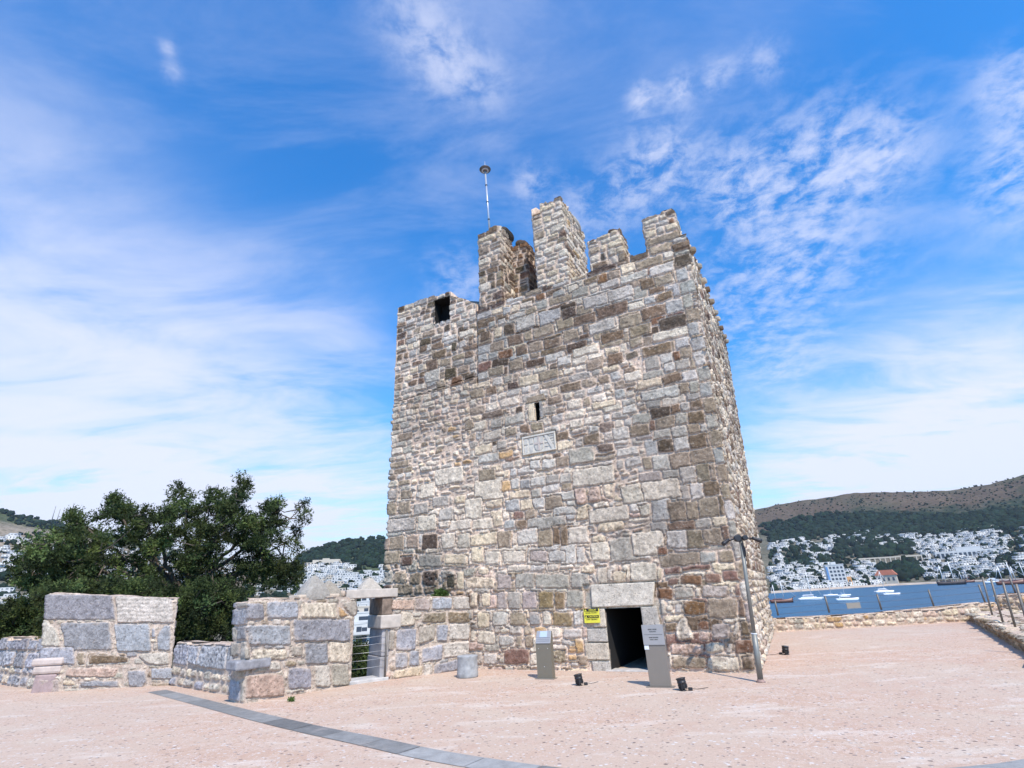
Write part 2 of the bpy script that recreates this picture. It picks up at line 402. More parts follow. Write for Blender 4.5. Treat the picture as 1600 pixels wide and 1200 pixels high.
def wall_mesh(name, base, top, ztop, stones, res=.02, resz=.02, zmin=-.15, H0=None, zref=10.0, holes=(), closed=True, seed=0,
              cap=None, fine=None, warp=.022, mortar=MORTAR, post=None, rubble=1.0, disp=1.0, sfun=None):
    """wrap a displaced stone skin round a plan path.  base/top: plan points at z=0 and z=zref.  ztop(s)->height"""
    base = np.array(base, float); top = np.array(top, float); n = len(base); segs = n if closed else n - 1
    cols_s = []; cols_k = []; cols_f = []; S0 = 0; corners = []
    for k in range(segs):
        a = base[k]; b = base[(k + 1) % n]; L = np.linalg.norm(b - a)
        rr = res if fine is None else fine[k]
        m = max(2, int(L / rr)); fr = np.arange(m) / m
        cols_s.append(S0 + fr * L); cols_k.append(np.full(m, k)); cols_f.append(fr); corners.append(S0); S0 += L
    if not closed: cols_s.append([S0]); cols_k.append([segs - 1]); cols_f.append([1.0])
    s = np.concatenate(cols_s); kk = np.concatenate(cols_k).astype(int); f = np.concatenate(cols_f)
    nx = (kk + 1) % n
    pb = base[kk] * (1 - f)[:, None] + base[nx] * f[:, None]; pt = top[kk] * (1 - f)[:, None] + top[nx] * f[:, None]
    seg = np.array([base[(k + 1) % n] - base[k] for k in range(segs)]); seg /= np.linalg.norm(seg, axis=1)[:, None]
    sn = np.stack([seg[:, 1], -seg[:, 0]], 1); N = sn[kk].copy()
    for i in np.where(f == 0)[0]:
        k = kk[i]
        if closed or k > 0:
            v = sn[k] + sn[k - 1]; N[i] = v / (1 + np.dot(sn[k], sn[k - 1]))
    zt = np.array([ztop(q) for q in s]); Zm = zt.max()
    nz = int((Zm - zmin) / resz) + 2; zr = np.linspace(zmin, Zm, nz)
    Sg, Zg = np.meshgrid(s, zr, indexing='ij')
    if sfun: Sg = sfun(Sg, Zg)
    H, C = paint(Sg, Zg, stones, seed, warp, mortar, rubble, s if sfun else None, .5 if sfun else 0)
    if post: H, C = post(Sg, Zg, H, C)
    H = H * disp
    Zc = np.minimum(Zg, zt[:, None])
    w = (Zc / zref)[..., None]
    XY = pb[:, None, :] * (1 - w) + pt[:, None, :] * w + N[:, None, :] * H[..., None]
    V = np.concatenate([XY, Zc[..., None]], 2).reshape(-1, 3); Cv = C.reshape(-1, 3)
    ni = len(s); idx = np.arange(ni * nz).reshape(ni, nz)
    I = np.arange(ni if closed else ni - 1); I2 = (I + 1) % ni
    q = np.stack([idx[I][:, :-1], idx[I2][:, :-1], idx[I2][:, 1:], idx[I][:, 1:]], -1)      # (.., nz-1, 4)
    keep = (Zg[I][:, :-1] < zt[I][:, None] - 1e-6) | (Zg[I2][:, :-1] < zt[I2][:, None] - 1e-6)
    if holes:
        sm = (Sg[I][:, :-1] + Sg[I2][:, 1:]) / 2; zm = (Zg[I][:, :-1] + Zg[I][:, 1:]) / 2; okc = (I2 > I)[:, None]
        for (a, b, c, d) in holes: keep &= ~((sm > a) & (sm < b) & (zm > c) & (zm < d) & okc)
    quads = q[keep]
    verts = [V]; colv = [Cv]; tris = []
    if cap and closed:
        # inset ring(s): outer top edge -> coping ring -> inner
        base_n = len(V); last = idx[np.arange(ni), nz - 1]
        topxy = V[last][:, :2]
        rings = [last]
        for (ins, dz) in cap:
            P = topxy - N * ins; z = zt + dz if np.isscalar(dz) else np.full(ni, dz[0])
            nzv = fbm(P[:, 0], P[:, 1], 4, 3, seed + 9) * .05 if np.isscalar(dz) else 0
            verts.append(np.column_stack([P, z + nzv]))
            colv.append(MORTAR[None] * (0.75 + .5 * (fbm(P[:, 0], P[:, 1], 9, 3, seed + 12) + .5))[:, None])
            rings.append(base_n + np.arange(ni)); base_n += ni
        for a, b in zip(rings[:-1], rings[1:]):
            quads = np.concatenate([quads, np.stack([a, a[(np.arange(ni) + 1) % ni], b[(np.arange(ni) + 1) % ni], b], -1)])
        lastr = rings[-1]; cen = np.mean(np.concatenate(verts)[lastr], 0)
        verts.append(cen[None]); colv.append(MORTAR[None] * .8)
        tris = np.stack([lastr, lastr[(np.arange(ni) + 1) % ni], np.full(ni, base_n)], -1)
    return mesh_np(name, np.concatenate(verts), quads, np.concatenate(colv), False, tris), corners

def rstop(base, amp, seed, step=.3):
    """uneven crest of a wall"""
    rs = np.random.RandomState(seed); tab = rs.uniform(-amp, amp, 400)
    return lambda s: base + tab[int(s / step) % 400]

# ------------------------------------------------------------------ the tower
TL = np.array([-4.21, 16.81]); TB = np.array([4.78, 12.18]); TC = np.array([9.47, 21.89]); TD = TL + (TC - TB)
LB = TB + np.array([.37, -.16]) * 1.0; LC = TC + np.array([.54, -.25])
LL = TL + np.array([.02, -.01])
FT = Face(TL, TB); WF = FT.W; WR = np.linalg.norm(TC - TB)
def zf(x0, y0, sc, q):       # a point read in an enlarged crop -> tower face (s, z)
    return FT.hit(x0 + q[0] / sc, y0 + q[1] / sc)
def pxs(x0, y0, sc, pts, c, rs, r=.025, h=.045, face=None, g=.010, ro=1.0, **kw):
    fc = face or FT
    return dict(p=[fc.hit(x0 + a / sc, y0 + b / sc) for a, b in pts], c=jcol(c, rs, .05), r=r, h=h, g=g, ro=ro, **kw)
def rc(a, b, c, d): return [(a, d), (c, d), (c, b), (a, b)]

def build_tower():
    rs = np.random.RandomState(5)
    tower = empty('castle_tower', (0, 0, 0))
    tag(tower, 'tall square tower of mixed brown, grey and white stone with ruined merlons', 'tower')
    light = dict(white=5, cream=2.2, grey=2, lblue=2, tan=1.2, ochre=.35, pink=1.2)
    mixed = dict(white=3, cream=1, grey=2, lblue=1.5, blue=1.2, tan=2.2, brown=1.4, dark=.7, rust=.2)
    darkm = dict(brown=3.2, dark=2.4, tan=2.0, blue=1.6, lblue=1.4, white=2.4, grey=1.2, purple=.5, rust=.25, cream=.6)
    quoin = dict(tan=4, grey=4, brown=1.2, blue=1.4, lblue=1.2, mauve=1.5, dark=.2, white=.6, green=.25)
    st = []
    # whole face: small rubble in thick mortar
    st += gen(rs, 0, WF, 0, 8.4, (.13, .27), (.15, .42), light, .055, .045, .055, gap=.010, sub=.25, rough=1.8, wash=.18)
    # rows of medium blocks through the middle
    st += gen(rs, 3.4, 8.4, 4.6, 8.3, (.19, .34), (.22, .62), dict(mixed, white=3.5, lblue=2, brown=1.0, dark=.5), .04, .035, .04, jag=.3, skew=.01, sub=.2, rough=1.5, wash=.22, gap=.017)
    st += gen(rs, 4.3, 6.9, 1.5, 4.5, (.24, .38), (.26, .62), dict(grey=3, lblue=3, blue=1.5, white=2, tan=1.6, dark=.4, purple=.5), .025, .03, .04, jag=.45, sub=.12)
    st += gen(rs, 3.2, 5.0, .1, 2.4, (.26, .44), (.24, .6), dict(white=3, grey=3, cream=1, tan=1.2, pink=.8), .05, .06, .055, jag=.3, sub=.25, rough=1.7, wash=.2)
    st += gen(rs, 5.0, 6.8, .1, 2.6, (.26, .42), (.26, .62), dict(grey=3, lblue=1.5, tan=1.6, white=2, pink=.6, ochre=.5), .035, .03, .045, jag=.2, sub=.2, rough=1.2)
    st += gen(rs, 0, 3.3, 1.4, 2.9, (.30, .52), (.30, .62), dict(grey=2, dark=1.0, tan=1.8, green=.6, char=.5, white=1.2), .06, .10, .07, jag=.2, sub=.15, rough=2.2)
    st += gen(rs, 0, 1.7, 2.9, 4.4, (.28, .40), (.28, .80), dict(grey=3, tan=1.6, white=1, lblue=.8, dark=.35), .03, .05, .05, jag=.2, sub=.15, rough=1.4)
    st += gen(rs, 1.6, 5.2, 2.6, 4.8, (.22, .46), (.28, .70), dict(white=4, cream=2, grey=1.4, tan=.5), .07, .08, .06, jag=.2, sub=.4, rough=2.1, wash=.3, gap=.018)
    st += gen(rs, 6.6, 8.6, 1.9, 4.6, (.20, .50), (.26, .78), dict(white=4, cream=2, lblue=1, grey=1.2, pink=.7), .07, .08, .06, jag=.25, sub=.4, rough=2.1, wash=.3, gap=.018)
    st += gen(rs, 0, .75, 4.4, 8.1, (.16, .27), (.25, .55), dict(white=2, grey=2, tan=1.5, lblue=.8), .03, .03, .04, jag=.2, rough=1.2)
    # squared blocks up the right hand corner
    for a, b, z0, z1 in ((8.45, 10.15, 2.1, 4.6), (8.5, 10.3, 4.5, 6.1), (8.9, 10.4, 6.0, 8.3)):
        st += gen(rs, a, b, z0, z1, (.33, .43), (.34, .66), quoin, .014, .018, .034, jag=.25, gap=.014, rough=.7)
    st += gen(rs, 8.0, 10.14, .05, 2.2, (.26, .42), (.30, .85), dict(white=2, cream=1, tan=2.2, brown=1.5, purple=1, grey=1), .03, .04, .045, jag=.1, sub=.2, rough=1.3)
    # upper storey: bigger courses, many of dark tuff
    st += gen(rs, 3.5, 10.5, 8.15, 10.95, (.26, .40), (.30, .78), darkm, .022, .028, .042, skew=.004, sub=.12, gap=.016, rough=1.1)
    st += gen(rs, 0, 3.48, 8.42, 12.2, (.17, .31), (.20, .52), dict(darkm, white=3.4, cream=1.5, tan=3), .032, .034, .04, skew=.0, sub=.12, gap=.015, rough=1.4)
    # stones read off the photograph, upper storey  (centre in crop, width, height)
    def put_c(x0, y0, sc, lst, dd=0):
        for (cx, cy, w, h, c) in lst:
            s, z = zf(x0, y0, sc, (cx, cy)); st.append(box_st(s - w / 2, s + w / 2, z - h / 2, z + h / 2, c, rs, .02, .045, .015, .028)); st[-1]['w'] = .12 if c in ('white', 'cream', 'grey', 'lblue') else .0
    put_c(820, 280, 3.75, [(415, 710, .85, .40, 'lblue'), (560, 670, .80, .42, 'lblue'), (870, 745, .68, .44, 'blue'), (450, 865, .85, .40, 'lblue'), (145, 800, .68, .42, 'lblue'),
        (30, 840, .65, .42, 'blue'), (850, 512, 1.2, .34, 'lblue'), (635, 572, .85, .3, 'lblue'), (500, 612, .62, .26, 'lblue'), (200, 672, .45, .28, 'blue'), (612, 520, .55, .34, 'cream'), (922, 556, .48, .38, 'cream'),
        (640, 825, .92, .40, 'tan'), (512, 765, .98, .40, 'brown'), (755, 775, .70, .42, 'brown'), (918, 822, 1.25, .40, 'dark'), (345, 820, .76, .36, 'brown'), (250, 765, .55, .40, 'dark'), (232, 850, .52, .40, 'brown'),
        (110, 892, .75, .40, 'tan'), (165, 945, .62, .38, 'brown'), (270, 915, .50, .40, 'tan'), (300, 985, .66, .38, 'dark'), (675, 885, .64, .36, 'green'), (510, 925, .70, .36, 'brown'),
        (770, 1002, .82, .34, 'brown'), (650, 955, .4, .3, 'tan'), (728, 490, .80, .30, 'tan'), (920, 640, .78, .42, 'blue'), (800, 592, .62, .34, 'tan'), (715, 612, .42, .34, 'brown'), (660, 742, .6, .26, 'white'), (735, 712, .38, .28, 'blue'),
        (815, 686, .5, .3, 'brown'), (355, 1010, .8, .3, 'white'), (985, 720, .4, .4, 'white'), (60, 985, .45, .38, 'dark'), (130, 1150, .8, .34, 'tan'), (230, 1065, .5, .3, 'lblue'), (410, 1085, .55, .34, 'tan'), (530, 1055, .5, .36, 'brown'),
        (850, 910, 1.0, .3, 'white'), (960, 1010, .48, .34, 'tan'), (890, 1035, .22, .3, 'rust'), (1015, 1075, .6, .34, 'tan'), (915, 1090, .5, .34, 'grey'), (840, 1170, .65, .3, 'tan'), (980, 1150, .75, .34, 'lblue'), (1065, 1130, .26, .32, 'ochre'),
        (850, 1105, .3, .3, 'lblue'), (280, 640, .4, .28, 'white'), (455, 580, .36, .30, 'rust'), (522, 560, .4, .3, 'tan')])
    put_c(580, 240, 3.75, [(905, 990, .72, .52, 'lblue'), (1045, 955, .74, .50, 'blue'), (740, 1050, .30, .42, 'cream'), (808, 1030, .45, .42, 'dark'), (845, 1090, .60, .36, 'brown'), (1008, 1040, .70, .36, 'tan'), (1135, 995, .6, .4, 'tan'),
        (915, 1070, .3, .36, 'tan'), (1060, 1110, .62, .36, 'brown'), (880, 1155, .42, .36, 'brown'), (962, 1130, .5, .36, 'tan'), (785, 1175, .55, .32, 'rust'), (735, 1130, .5, .38, 'tan'), (670, 1070, .42, .36, 'brown'), (555, 1050, .60, .28, 'white'),
        (450, 1082, .66, .24, 'lblue'), (480, 1130, .24, .36, 'dark'), (530, 1115, .34, .32, 'lblue'), (580, 1095, .22, .32, 'brown'), (860, 950, .7, .2, 'lblue'), (795, 920, .35, .3, 'blue'), (845, 905, .28, .3, 'cream'), (908, 885, .45, .26, 'white'),
        (935, 920, .4, .26, 'tan'), (765, 985, .35, .28, 'lblue'), (710, 1000, .3, .26, 'blue'), (555, 1000, .26, .26, 'lblue'), (235, 1095, .5, .26, 'blue'), (395, 1175, .62, .34, 'brown'), (300, 1140, .36, .26, 'brown'), (1160, 935, .5, .38, 'dark')])
    put_c(580, 560, 3.75, [(350, 35, .5, .40, 'brown'), (355, 105, .66, .46, 'lblue'), (460, 85, .52, .40, 'dark'), (500, 130, .5, .34, 'rust'), (405, 160, .40, .34, 'tan'), (430, 20, .5, .28, 'tan'), (575, 110, .4, .3, 'dark'), (845, 40, .5, .4, 'tan'),
        (925, 130, .7, .36, 'cream'), (730, 75, .6, .3, 'tan'), (705, 188, .44, .30, 'brown'), (620, 205, .56, .34, 'tan'), (830, 160, .42, .28, 'dark'), (865, 300, .3, .22, 'dark'), (735, 385, .46, .38, 'grey'), (840, 360, .7, .34, 'grey'),
        (710, 450, .66, .30, 'white'), (900, 410, .38, .28, 'brown'), (970, 400, .38, .28, 'tan'), (815, 430, .42, .28, 'tan'), (658, 530, .62, .30, 'cream'), (690, 585, .75, .3, 'lblue'), (790, 562, .5, .24, 'ochre'),
        (765, 510, .4, .3, 'grey'), (575, 390, .36, .34, 'tan'), (455, 685, 1.1, .52, 'white'), (690, 765, 1.0, .66, 'white'), (680, 680, .62, .34, 'tan'), (795, 745, .34, .34, 'ochre'), (410, 840, .64, .34, 'grey'), (330, 780, .6, .46, 'white'),
        (600, 880, .66, .60, 'white'), (290, 880, .6, .40, 'grey'), (120, 885, .46, .40, 'tan'), (195, 875, .52, .44, 'tan'), (120, 800, .56, .34, 'grey'), (208, 800, .50, .30, 'tan'), (900, 930, .0, .0, 'white'), (175, 975, 1.15, .42, 'grey'),
        (325, 965, .7, .46, 'white'), (440, 915, .56, .42, 'grey'), (155, 1085, .62, .46, 'tan'), (245, 1075, .5, .44, 'tan'), (345, 1070, .60, .46, 'dark'), (455, 1065, .50, .46, 'white'), (545, 1065, .5, .44, 'white'), (665, 1060, .92, .36, 'cream'),
        (130, 1165, .7, .42, 'tan'), (210, 1175, .5, .36, 'brown'), (345, 1175, .9, .34, 'grey'), (500, 1180, .9, .36, 'cream'), (840, 1150, 1.0, .50, 'white'), (980, 1155, .72, .48, 'grey'), (1090, 1145, .66, .5, 'lblue'), (715, 1165, .56, .5, 'white'),
        (832, 865, .5, .34, 'blue'), (915, 860, .5, .34, 'cream'), (992, 850, .48, .36, 'lblue'), (1072, 845, .52, .38, 'tan'), (865, 918, .34, .24, 'purple'), (932, 915, .36, .26, 'tan'), (1130, 897, .68, .26, 'lblue'), (810, 970, .38, .3, 'blue'), (882, 970, .42, .28, 'brown'),
        (870, 800, .66, .26, 'cream'), (965, 790, .36, .26, 'grey'), (905, 735, .38, .32, 'blue'), (845, 740, .3, .36, 'lblue'), (1065, 708, .46, .3, 'grey'), (1145, 700, .42, .3, 'grey'), (980, 720, .5, .3, 'lblue'), (1030, 965, 1.2, .36, 'grey'), (1118, 1035, .62, .5, 'brown'),
        (1018, 1055, .52, .44, 'tan'), (785, 1060, .5, .46, 'tan'), (920, 1045, .64, .44, 'lblue'), (960, 620, .4, .3, 'lblue'), (1040, 615, .44, .3, 'lblue'), (1115, 605, .44, .3, 'tan'), (735, 935, .42, .46, 'cream'), (655, 970, .72, .32, 'white'), (525, 975, .8, .34, 'white')])
    put_c(880, 560, 3.75, [(585, 608, .58, .44, 'lblue'), (710, 592, .72, .44, 'tan'), (860, 562, .98, .42, 'tan'), (738, 686, .44, .44, 'grey'), (830, 672, .46, .50, 'green'), (925, 656, .54, .46, 'tan'), (795, 778, .58, .44, 'lblue'), (915, 756, .72, .42, 'brown'),
        (605, 510, .44, .36, 'dark'), (697, 496, .46, .38, 'lblue'), (800, 482, .56, .38, 'brown'), (890, 470, .42, .36, 'tan'), (573, 315, .56, .30, 'dark'), (660, 290, .32, .30, 'brown'), (720, 280, .30, .3, 'grey'), (825, 262, .7, .32, 'brown'), (780, 342, .56, .36, 'brown'),
        (527, 390, .26, .32, 'purple'), (605, 378, .62, .36, 'tan'), (695, 355, .34, .36, 'grey'), (875, 328, .42, .36, 'cream'), (856, 402, .66, .28, 'lblue'), (755, 418, .40, .28, 'tan'), (588, 445, .54, .26, 'grey'), (675, 432, .4, .3, 'grey'), (700, 172, .52, .32, 'tan'), (815, 155, .7, .34, 'grey'),
        (630, 120, .62, .28, 'brown'), (565, 205, 1.0, .34, 'lblue'), (505, 150, .7, .28, 'cream'), (410, 105, .5, .3, 'white'), (705, 790, .36, .40, 'grey'), (570, 770, 1.0, .46, 'white'), (405, 790, .56, .52, 'white'), (575, 890, .52, .52, 'blue'), (680, 890, .50, .52, 'green'),
        (775, 888, .42, .48, 'tan'), (862, 875, .56, .50, 'tan'), (970, 858, .5, .48, 'brown'), (935, 955, .82, .32, 'cream'), (810, 975, .52, .26, 'grey'), (690, 982, .7, .26, 'brown'), (770, 1055, .60, .44, 'green'), (890, 1040, .55, .40, 'tan'), (985, 1015, .5, .36, 'brown'),
        (668, 1065, .48, .42, 'lblue'), (175, 690, 1.2, .50, 'white'), (105, 570, .76, .48, 'grey'), (440, 420, .58, .34, 'green'), (340, 440, .5, .40, 'lblue'), (170, 475, .52, .34, 'brown'), (385, 300, .4, .28, 'lblue'), (235, 270, .7, .24, 'cream'), (20, 1040, .4, .5, 'brown'),
        (90, 1035, .62, .48, 'white'), (350, 1120, .76, .60, 'grey'), (215, 1130, .54, .52, 'white'), (500, 1085, .8, .6, 'white'), (90, 1150, .4, .42, 'lblue'), (30, 1150, .5, .5, 'lblue'), (270, 920, 1.1, .40, 'white'), (480, 895, .3, .3, 'white'), (580, 1130, .26, .2, 'rust')])
    # lower right of the face, seen in full light round the door
    Z = (820, 880, 3.81)
    for pts, c, kw in [
        (rc(625, -8, 790, 110), 'white', dict(r=.05)), (rc(430, 15, 495, 125), 'white', dict(r=.04)), (rc(520, 45, 612, 120), 'cream', dict(r=.05)),
        (rc(65, 55, 262, 152), 'grey', {}), (rc(272, 52, 388, 150), 'grey', {}), (rc(-60, 60, 58, 148), 'grey', {}), (rc(82, 165, 172, 272), 'olive', {}), (rc(176, 166, 240, 272), 'olive', {}), (rc(246, 160, 352, 270), 'grey', {}), (rc(356, 165, 396, 268), 'grey', {}),
        (rc(0, 165, 76, 270), 'grey', {}), (rc(-70, 165, -4, 268), 'white', {}), (rc(165, 285, 286, 375), 'olive', {}), (rc(104, 282, 160, 378), 'white', {}), (rc(28, 285, 100, 375), 'slate', {}), (rc(-70, 285, 18, 375), 'grey', {}), (rc(290, 282, 352, 372), 'lblue', dict(r=.04)),
        (rc(232, 384, 350, 450), 'lblue', dict(r=.04)), (rc(220, 455, 305, 492), 'blue', dict(r=.04)), (rc(258, 497, 316, 532), 'ochre', dict(r=.04)), (rc(256, 536, 316, 580), 'ochre', dict(r=.04)), (rc(160, 510, 250, 600), 'tan', dict(r=.08, ro=2)), (rc(270, 586, 325, 622), 'lblue', dict(r=.04)), (rc(200, 625, 250, 678), 'white', dict(r=.03)), (rc(255, 625, 375, 678), 'cream', dict(r=.03)),
        (rc(785, 143, 886, 216), 'rust', {}), (rc(892, 143, 1006, 212), 'grey', {}), (rc(1010, 140, 1048, 208), 'white', {}), (rc(1055, 130, 1215, 206), 'mauve', {}), (rc(1222, 132, 1248, 190), 'white', {}), (rc(1252, 122, 1322, 192), 'purple', {}),
        (rc(848, 84, 916, 132), 'purple', {}), (rc(928, 68, 1058, 128), 'rust', {}), (rc(1070, 55, 1168, 116), 'purple', {}), (rc(1172, 38, 1302, 106), 'purple', {}), (rc(945, 224, 1078, 310), 'rust', {}), (rc(1086, 208, 1270, 330), 'tan', {}), (rc(1272, 204, 1340, 328), 'brown', {}),
        (rc(888, 236, 940, 305), 'lblue', dict(r=.04)), (rc(838, 240, 884, 292), 'white', dict(r=.04)), (rc(1025, 342, 1096, 396), 'rust', {}), (rc(1110, 350, 1226, 452), 'mauve', dict(r=.05, ro=1.8)), (rc(1242, 345, 1278, 440), 'white', {}), (rc(1282, 343, 1352, 432), 'brown', {}), (rc(1250, 450, 1372, 542), 'rust', {}),
        ([(905, 458), (890, 380), (925, 325), (965, 325), (1000, 400), (1018, 455), (960, 470)], 'white', dict(r=.05, h=.09, ro=2.2)), (rc(1070, 470, 1196, 536), 'white', dict(r=.05)), (rc(1204, 470, 1240, 540), 'lblue', {}), (rc(866, 480, 1062, 548), 'pink', dict(r=.05, ro=2)), (rc(1035, 400, 1100, 460), 'pink', dict(r=.05)),
        (rc(874, 556, 1080, 630), 'tan', dict(r=.04)), (rc(1084, 552, 1282, 642), 'white', dict(r=.05, ro=1.8)), (rc(1290, 550, 1382, 640), 'brown', dict(r=.06)), (rc(880, 642, 1060, 690), 'grey', dict(r=.06)), (rc(1066, 650, 1250, 690), 'cream', dict(r=.05)), (rc(1256, 646, 1380, 690), 'cream', dict(r=.05)),
    ]:
        st.append(pxs(*Z, pts, c, rs, **kw))
    Z = (580, 860, 5.0)
    for pts, c, kw in [
        (rc(372, 30, 555, 135), 'grey', dict(r=.05)), (rc(575, 25, 765, 112), 'cream', dict(r=.06)), (rc(785, -30, 885, 100), 'cream', dict(r=.04)), (rc(890, 0, 1010, 115), 'white', dict(r=.05)), (rc(1030, 0, 1210, 95), 'white', dict(r=.03)), (rc(1240, 0, 1380, 92), 'mauve', {}), (rc(1385, 0, 1520, 92), 'lblue', {}),
        (rc(740, 205, 970, 300), 'cream', dict(r=.06, ro=1.8)), (rc(670, 160, 730, 305), 'cream', dict(r=.04)), (rc(590, 185, 660, 300), 'char', dict(r=.06)), (rc(398, 150, 508, 280), 'char', dict(r=.1, ro=3)), (rc(300, 170, 392, 275), 'green', dict(r=.08, ro=2)), (rc(180, 160, 285, 265), 'tan', dict(r=.08, ro=2)), (rc(90, 150, 172, 270), 'grey', dict(r=.06, ro=2)),
        (rc(235, 40, 325, 125), 'dark', dict(r=.06)), (rc(1060, 110, 1250, 165), 'white', dict(r=.04)), (rc(985, 180, 1100, 305), 'mauve', {}), (rc(1125, 172, 1280, 298), 'grey', {}), (rc(1285, 180, 1550, 298), 'grey', {}), (rc(835, 130, 925, 190), 'cream', dict(r=.04)),
        (rc(780, 325, 835, 440), 'cream', dict(r=.04)), (rc(860, 330, 940, 440), 'cream', dict(r=.05)), (rc(985, 320, 1062, 460), 'mauve', {}), (rc(1066, 318, 1176, 460), 'grey', {}), (rc(1182, 318, 1300, 458), 'mauve', {}),
        (rc(830, 478, 928, 608), 'cream', dict(r=.05)), (rc(948, 475, 1080, 592), 'lblue', dict(r=.05)), (rc(1085, 475, 1225, 590), 'tan', dict(r=.05)), (rc(1236, 472, 1330, 590), 'slate', dict(r=.04)), (rc(1345, 470, 1410, 590), 'white', {}),
        (rc(832, 625, 978, 735), 'white', dict(r=.06)), (rc(1005, 605, 1095, 655), 'white', dict(r=.05)), (rc(995, 665, 1122, 745), 'lblue', dict(r=.06)), (rc(1128, 655, 1185, 760), 'tan', dict(r=.06)), (rc(1200, 650, 1270, 765), 'tan', dict(r=.06)), (rc(876, 795, 990, 890), 'lblue', dict(r=.06)),
        (rc(1040, 765, 1240, 890), 'purple', dict(r=.04)), (rc(955, 900, 1035, 970), 'pink', dict(r=.05)), (rc(1045, 900, 1120, 975), 'grey', dict(r=.05)), (rc(1130, 905, 1255, 975), 'tan', dict(r=.05)), (rc(778, 620, 825, 720), 'white', dict(r=.04)),
    ]:
        st.append(pxs(*Z, pts, c, rs, **kw))
    # right flank: rough coursed rubble, back and left flank plainer
    st += gen(rs, WF, WF + WR, 0, 12.4, (.16, .32), (.18, .60), dict(white=4, cream=2, grey=2, tan=2, brown=1.4, purple=.4, dark=.4, lblue=1), .04, .045, .07, sub=.15, rough=1.8)
    st += gen(rs, WF + WR, WF * 2 + WR * 2, 0, 12.4, (.3, .42), (.4, .9), mixed, .03, .03, .03)
    for k in range(24):          # quoins turning the corner
        z = .1 + k * .43; w1, w2 = ((.30, .62) if k % 2 else (.58, .28)); c = pick(quoin, rs)
        st.append(box_st(WF - w1 * (0 if z < 8 else 0) - .02, WF + w2, z, z + .41, c, rs, .02, .035, .012, .015))
    dh = [FT.hit(*q) for q in ((957, 1055), (1012, 1058), (1005, 950), (950, 952))]
    D0, D1, DZ = 6.95, 7.82, 1.33
    slit = (5.45, 5.60, 6.42, 7.0)
    tdoor = (1.72, 2.38, 10.86, 11.80)
    def post(Sg, Zg, H, C):
        # horizontal ledge and the upright joint of the corner turret
        led = 8.20 + .05 * Sg
        up = (Sg < 3.47) & (Sg > 0) & (Zg > led); H = np.where(up, H - .04, H)
        ln = (Sg < 3.47) & (np.abs(Zg - led) < .022); H = np.where(ln, -.06, H); C = np.where(ln[..., None], C * .35, C)
        ln = (np.abs(Sg - (3.49 + .012 * np.sin(Zg * 9))) < .018) & (Zg > 8.0); H = np.where(ln, -.06, H); C = np.where(ln[..., None], C * .35, C)
        # dark lichen at the foot of the left corner
        lich = np.clip(fbm(Sg, Zg, 2.6, 4, 77) * 3.2, 0, 1) * sstep(3.4, 1.6, Sg) * sstep(3.6, 2.2, Zg) * sstep(-.1, .2, Sg)
        C = C * (1 - .7 * lich[..., None]) + np.array([.07, .06, .045]) * .7 * lich[..., None]
        # door frame, plaque and slit are let into a flat bed
        for (a, b, c, d) in ((6.44, 8.32, -.2, 1.9), (4.93, 6.07, 5.42, 6.06)):
            m = (Sg > a) & (Sg < b) & (Zg > c) & (Zg < d); H = np.where(m, np.minimum(H, -.02), H)
        stk = fbm(Sg * 2.2, Zg * .35, 1.6, 4, 81); C = C * (1 - .38 * np.clip(stk * 2 - .05, 0, .6))[..., None]
        pt = np.clip(fbm(Sg, Zg, .55, 4, 83) * 2.2, -.15, .3); C = C * (1 + pt[..., None] * .5)
        return H, C
    right_steps = rstop(0, .10, 8, .7)
    crest = rstop(0, .05, 4, .45)
    def ztop(s):
        if s <= WF: s = s * (1 + .40 / WF)
        if s < 1.70: return 12.04 + crest(s) * .5
        if s < 2.40: return 11.98
        if s < 3.50: return 11.80 - (s - 2.4) * .62 + crest(s) * .5
        if s < 5.56: return 10.80 + crest(s)
        if s < 7.5: return 10.82 + crest(s)
        if s < 9.4: return 10.88 + crest(s)
        if s <= WF + .4: return 11.02
        if s < WF + WR: return 11.0 + (s - WF) / WR * 1.1 + right_steps(s)
        if s < WF * 2 + WR: return 12.0
        return 11.9
    me, cor = wall_mesh('wall', [TL, TB, TC, TD], [LL, LB, LC, TD], ztop, st, .021, .021, -.2, zref=10.8,
                        holes=((D0, D1, -.3, DZ), slit, tdoor), cap=((.06, .0), (.75, -.02), (.80, (-9.9,))) if False else ((.08, 0.0), (.7, 0.0)), fine=(.02, .035, .2, .2), post=post, seed=1, warp=.03,
                        sfun=lambda s_, z_: np.where(s_ <= WF, s_ * (1 + .40 / 10.8 / WF * z_), s_ + .40 / 10.8 * z_))
    wall = put('wall', me, STONE, tower)
    # passages behind the openings
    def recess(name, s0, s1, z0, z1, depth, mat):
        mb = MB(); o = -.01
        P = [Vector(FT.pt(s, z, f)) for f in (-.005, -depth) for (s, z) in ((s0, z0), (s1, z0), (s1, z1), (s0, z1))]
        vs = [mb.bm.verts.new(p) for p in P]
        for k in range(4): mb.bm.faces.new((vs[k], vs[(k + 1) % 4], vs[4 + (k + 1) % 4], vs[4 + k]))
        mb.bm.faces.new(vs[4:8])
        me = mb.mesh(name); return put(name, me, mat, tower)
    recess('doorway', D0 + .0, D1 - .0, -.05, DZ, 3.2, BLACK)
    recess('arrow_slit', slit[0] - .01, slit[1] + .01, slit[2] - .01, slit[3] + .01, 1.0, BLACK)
    recess('roof_doorway', tdoor[0] - .02, tdoor[1] + .02, tdoor[2] - .02, tdoor[3] + .02, .5, BLACK)
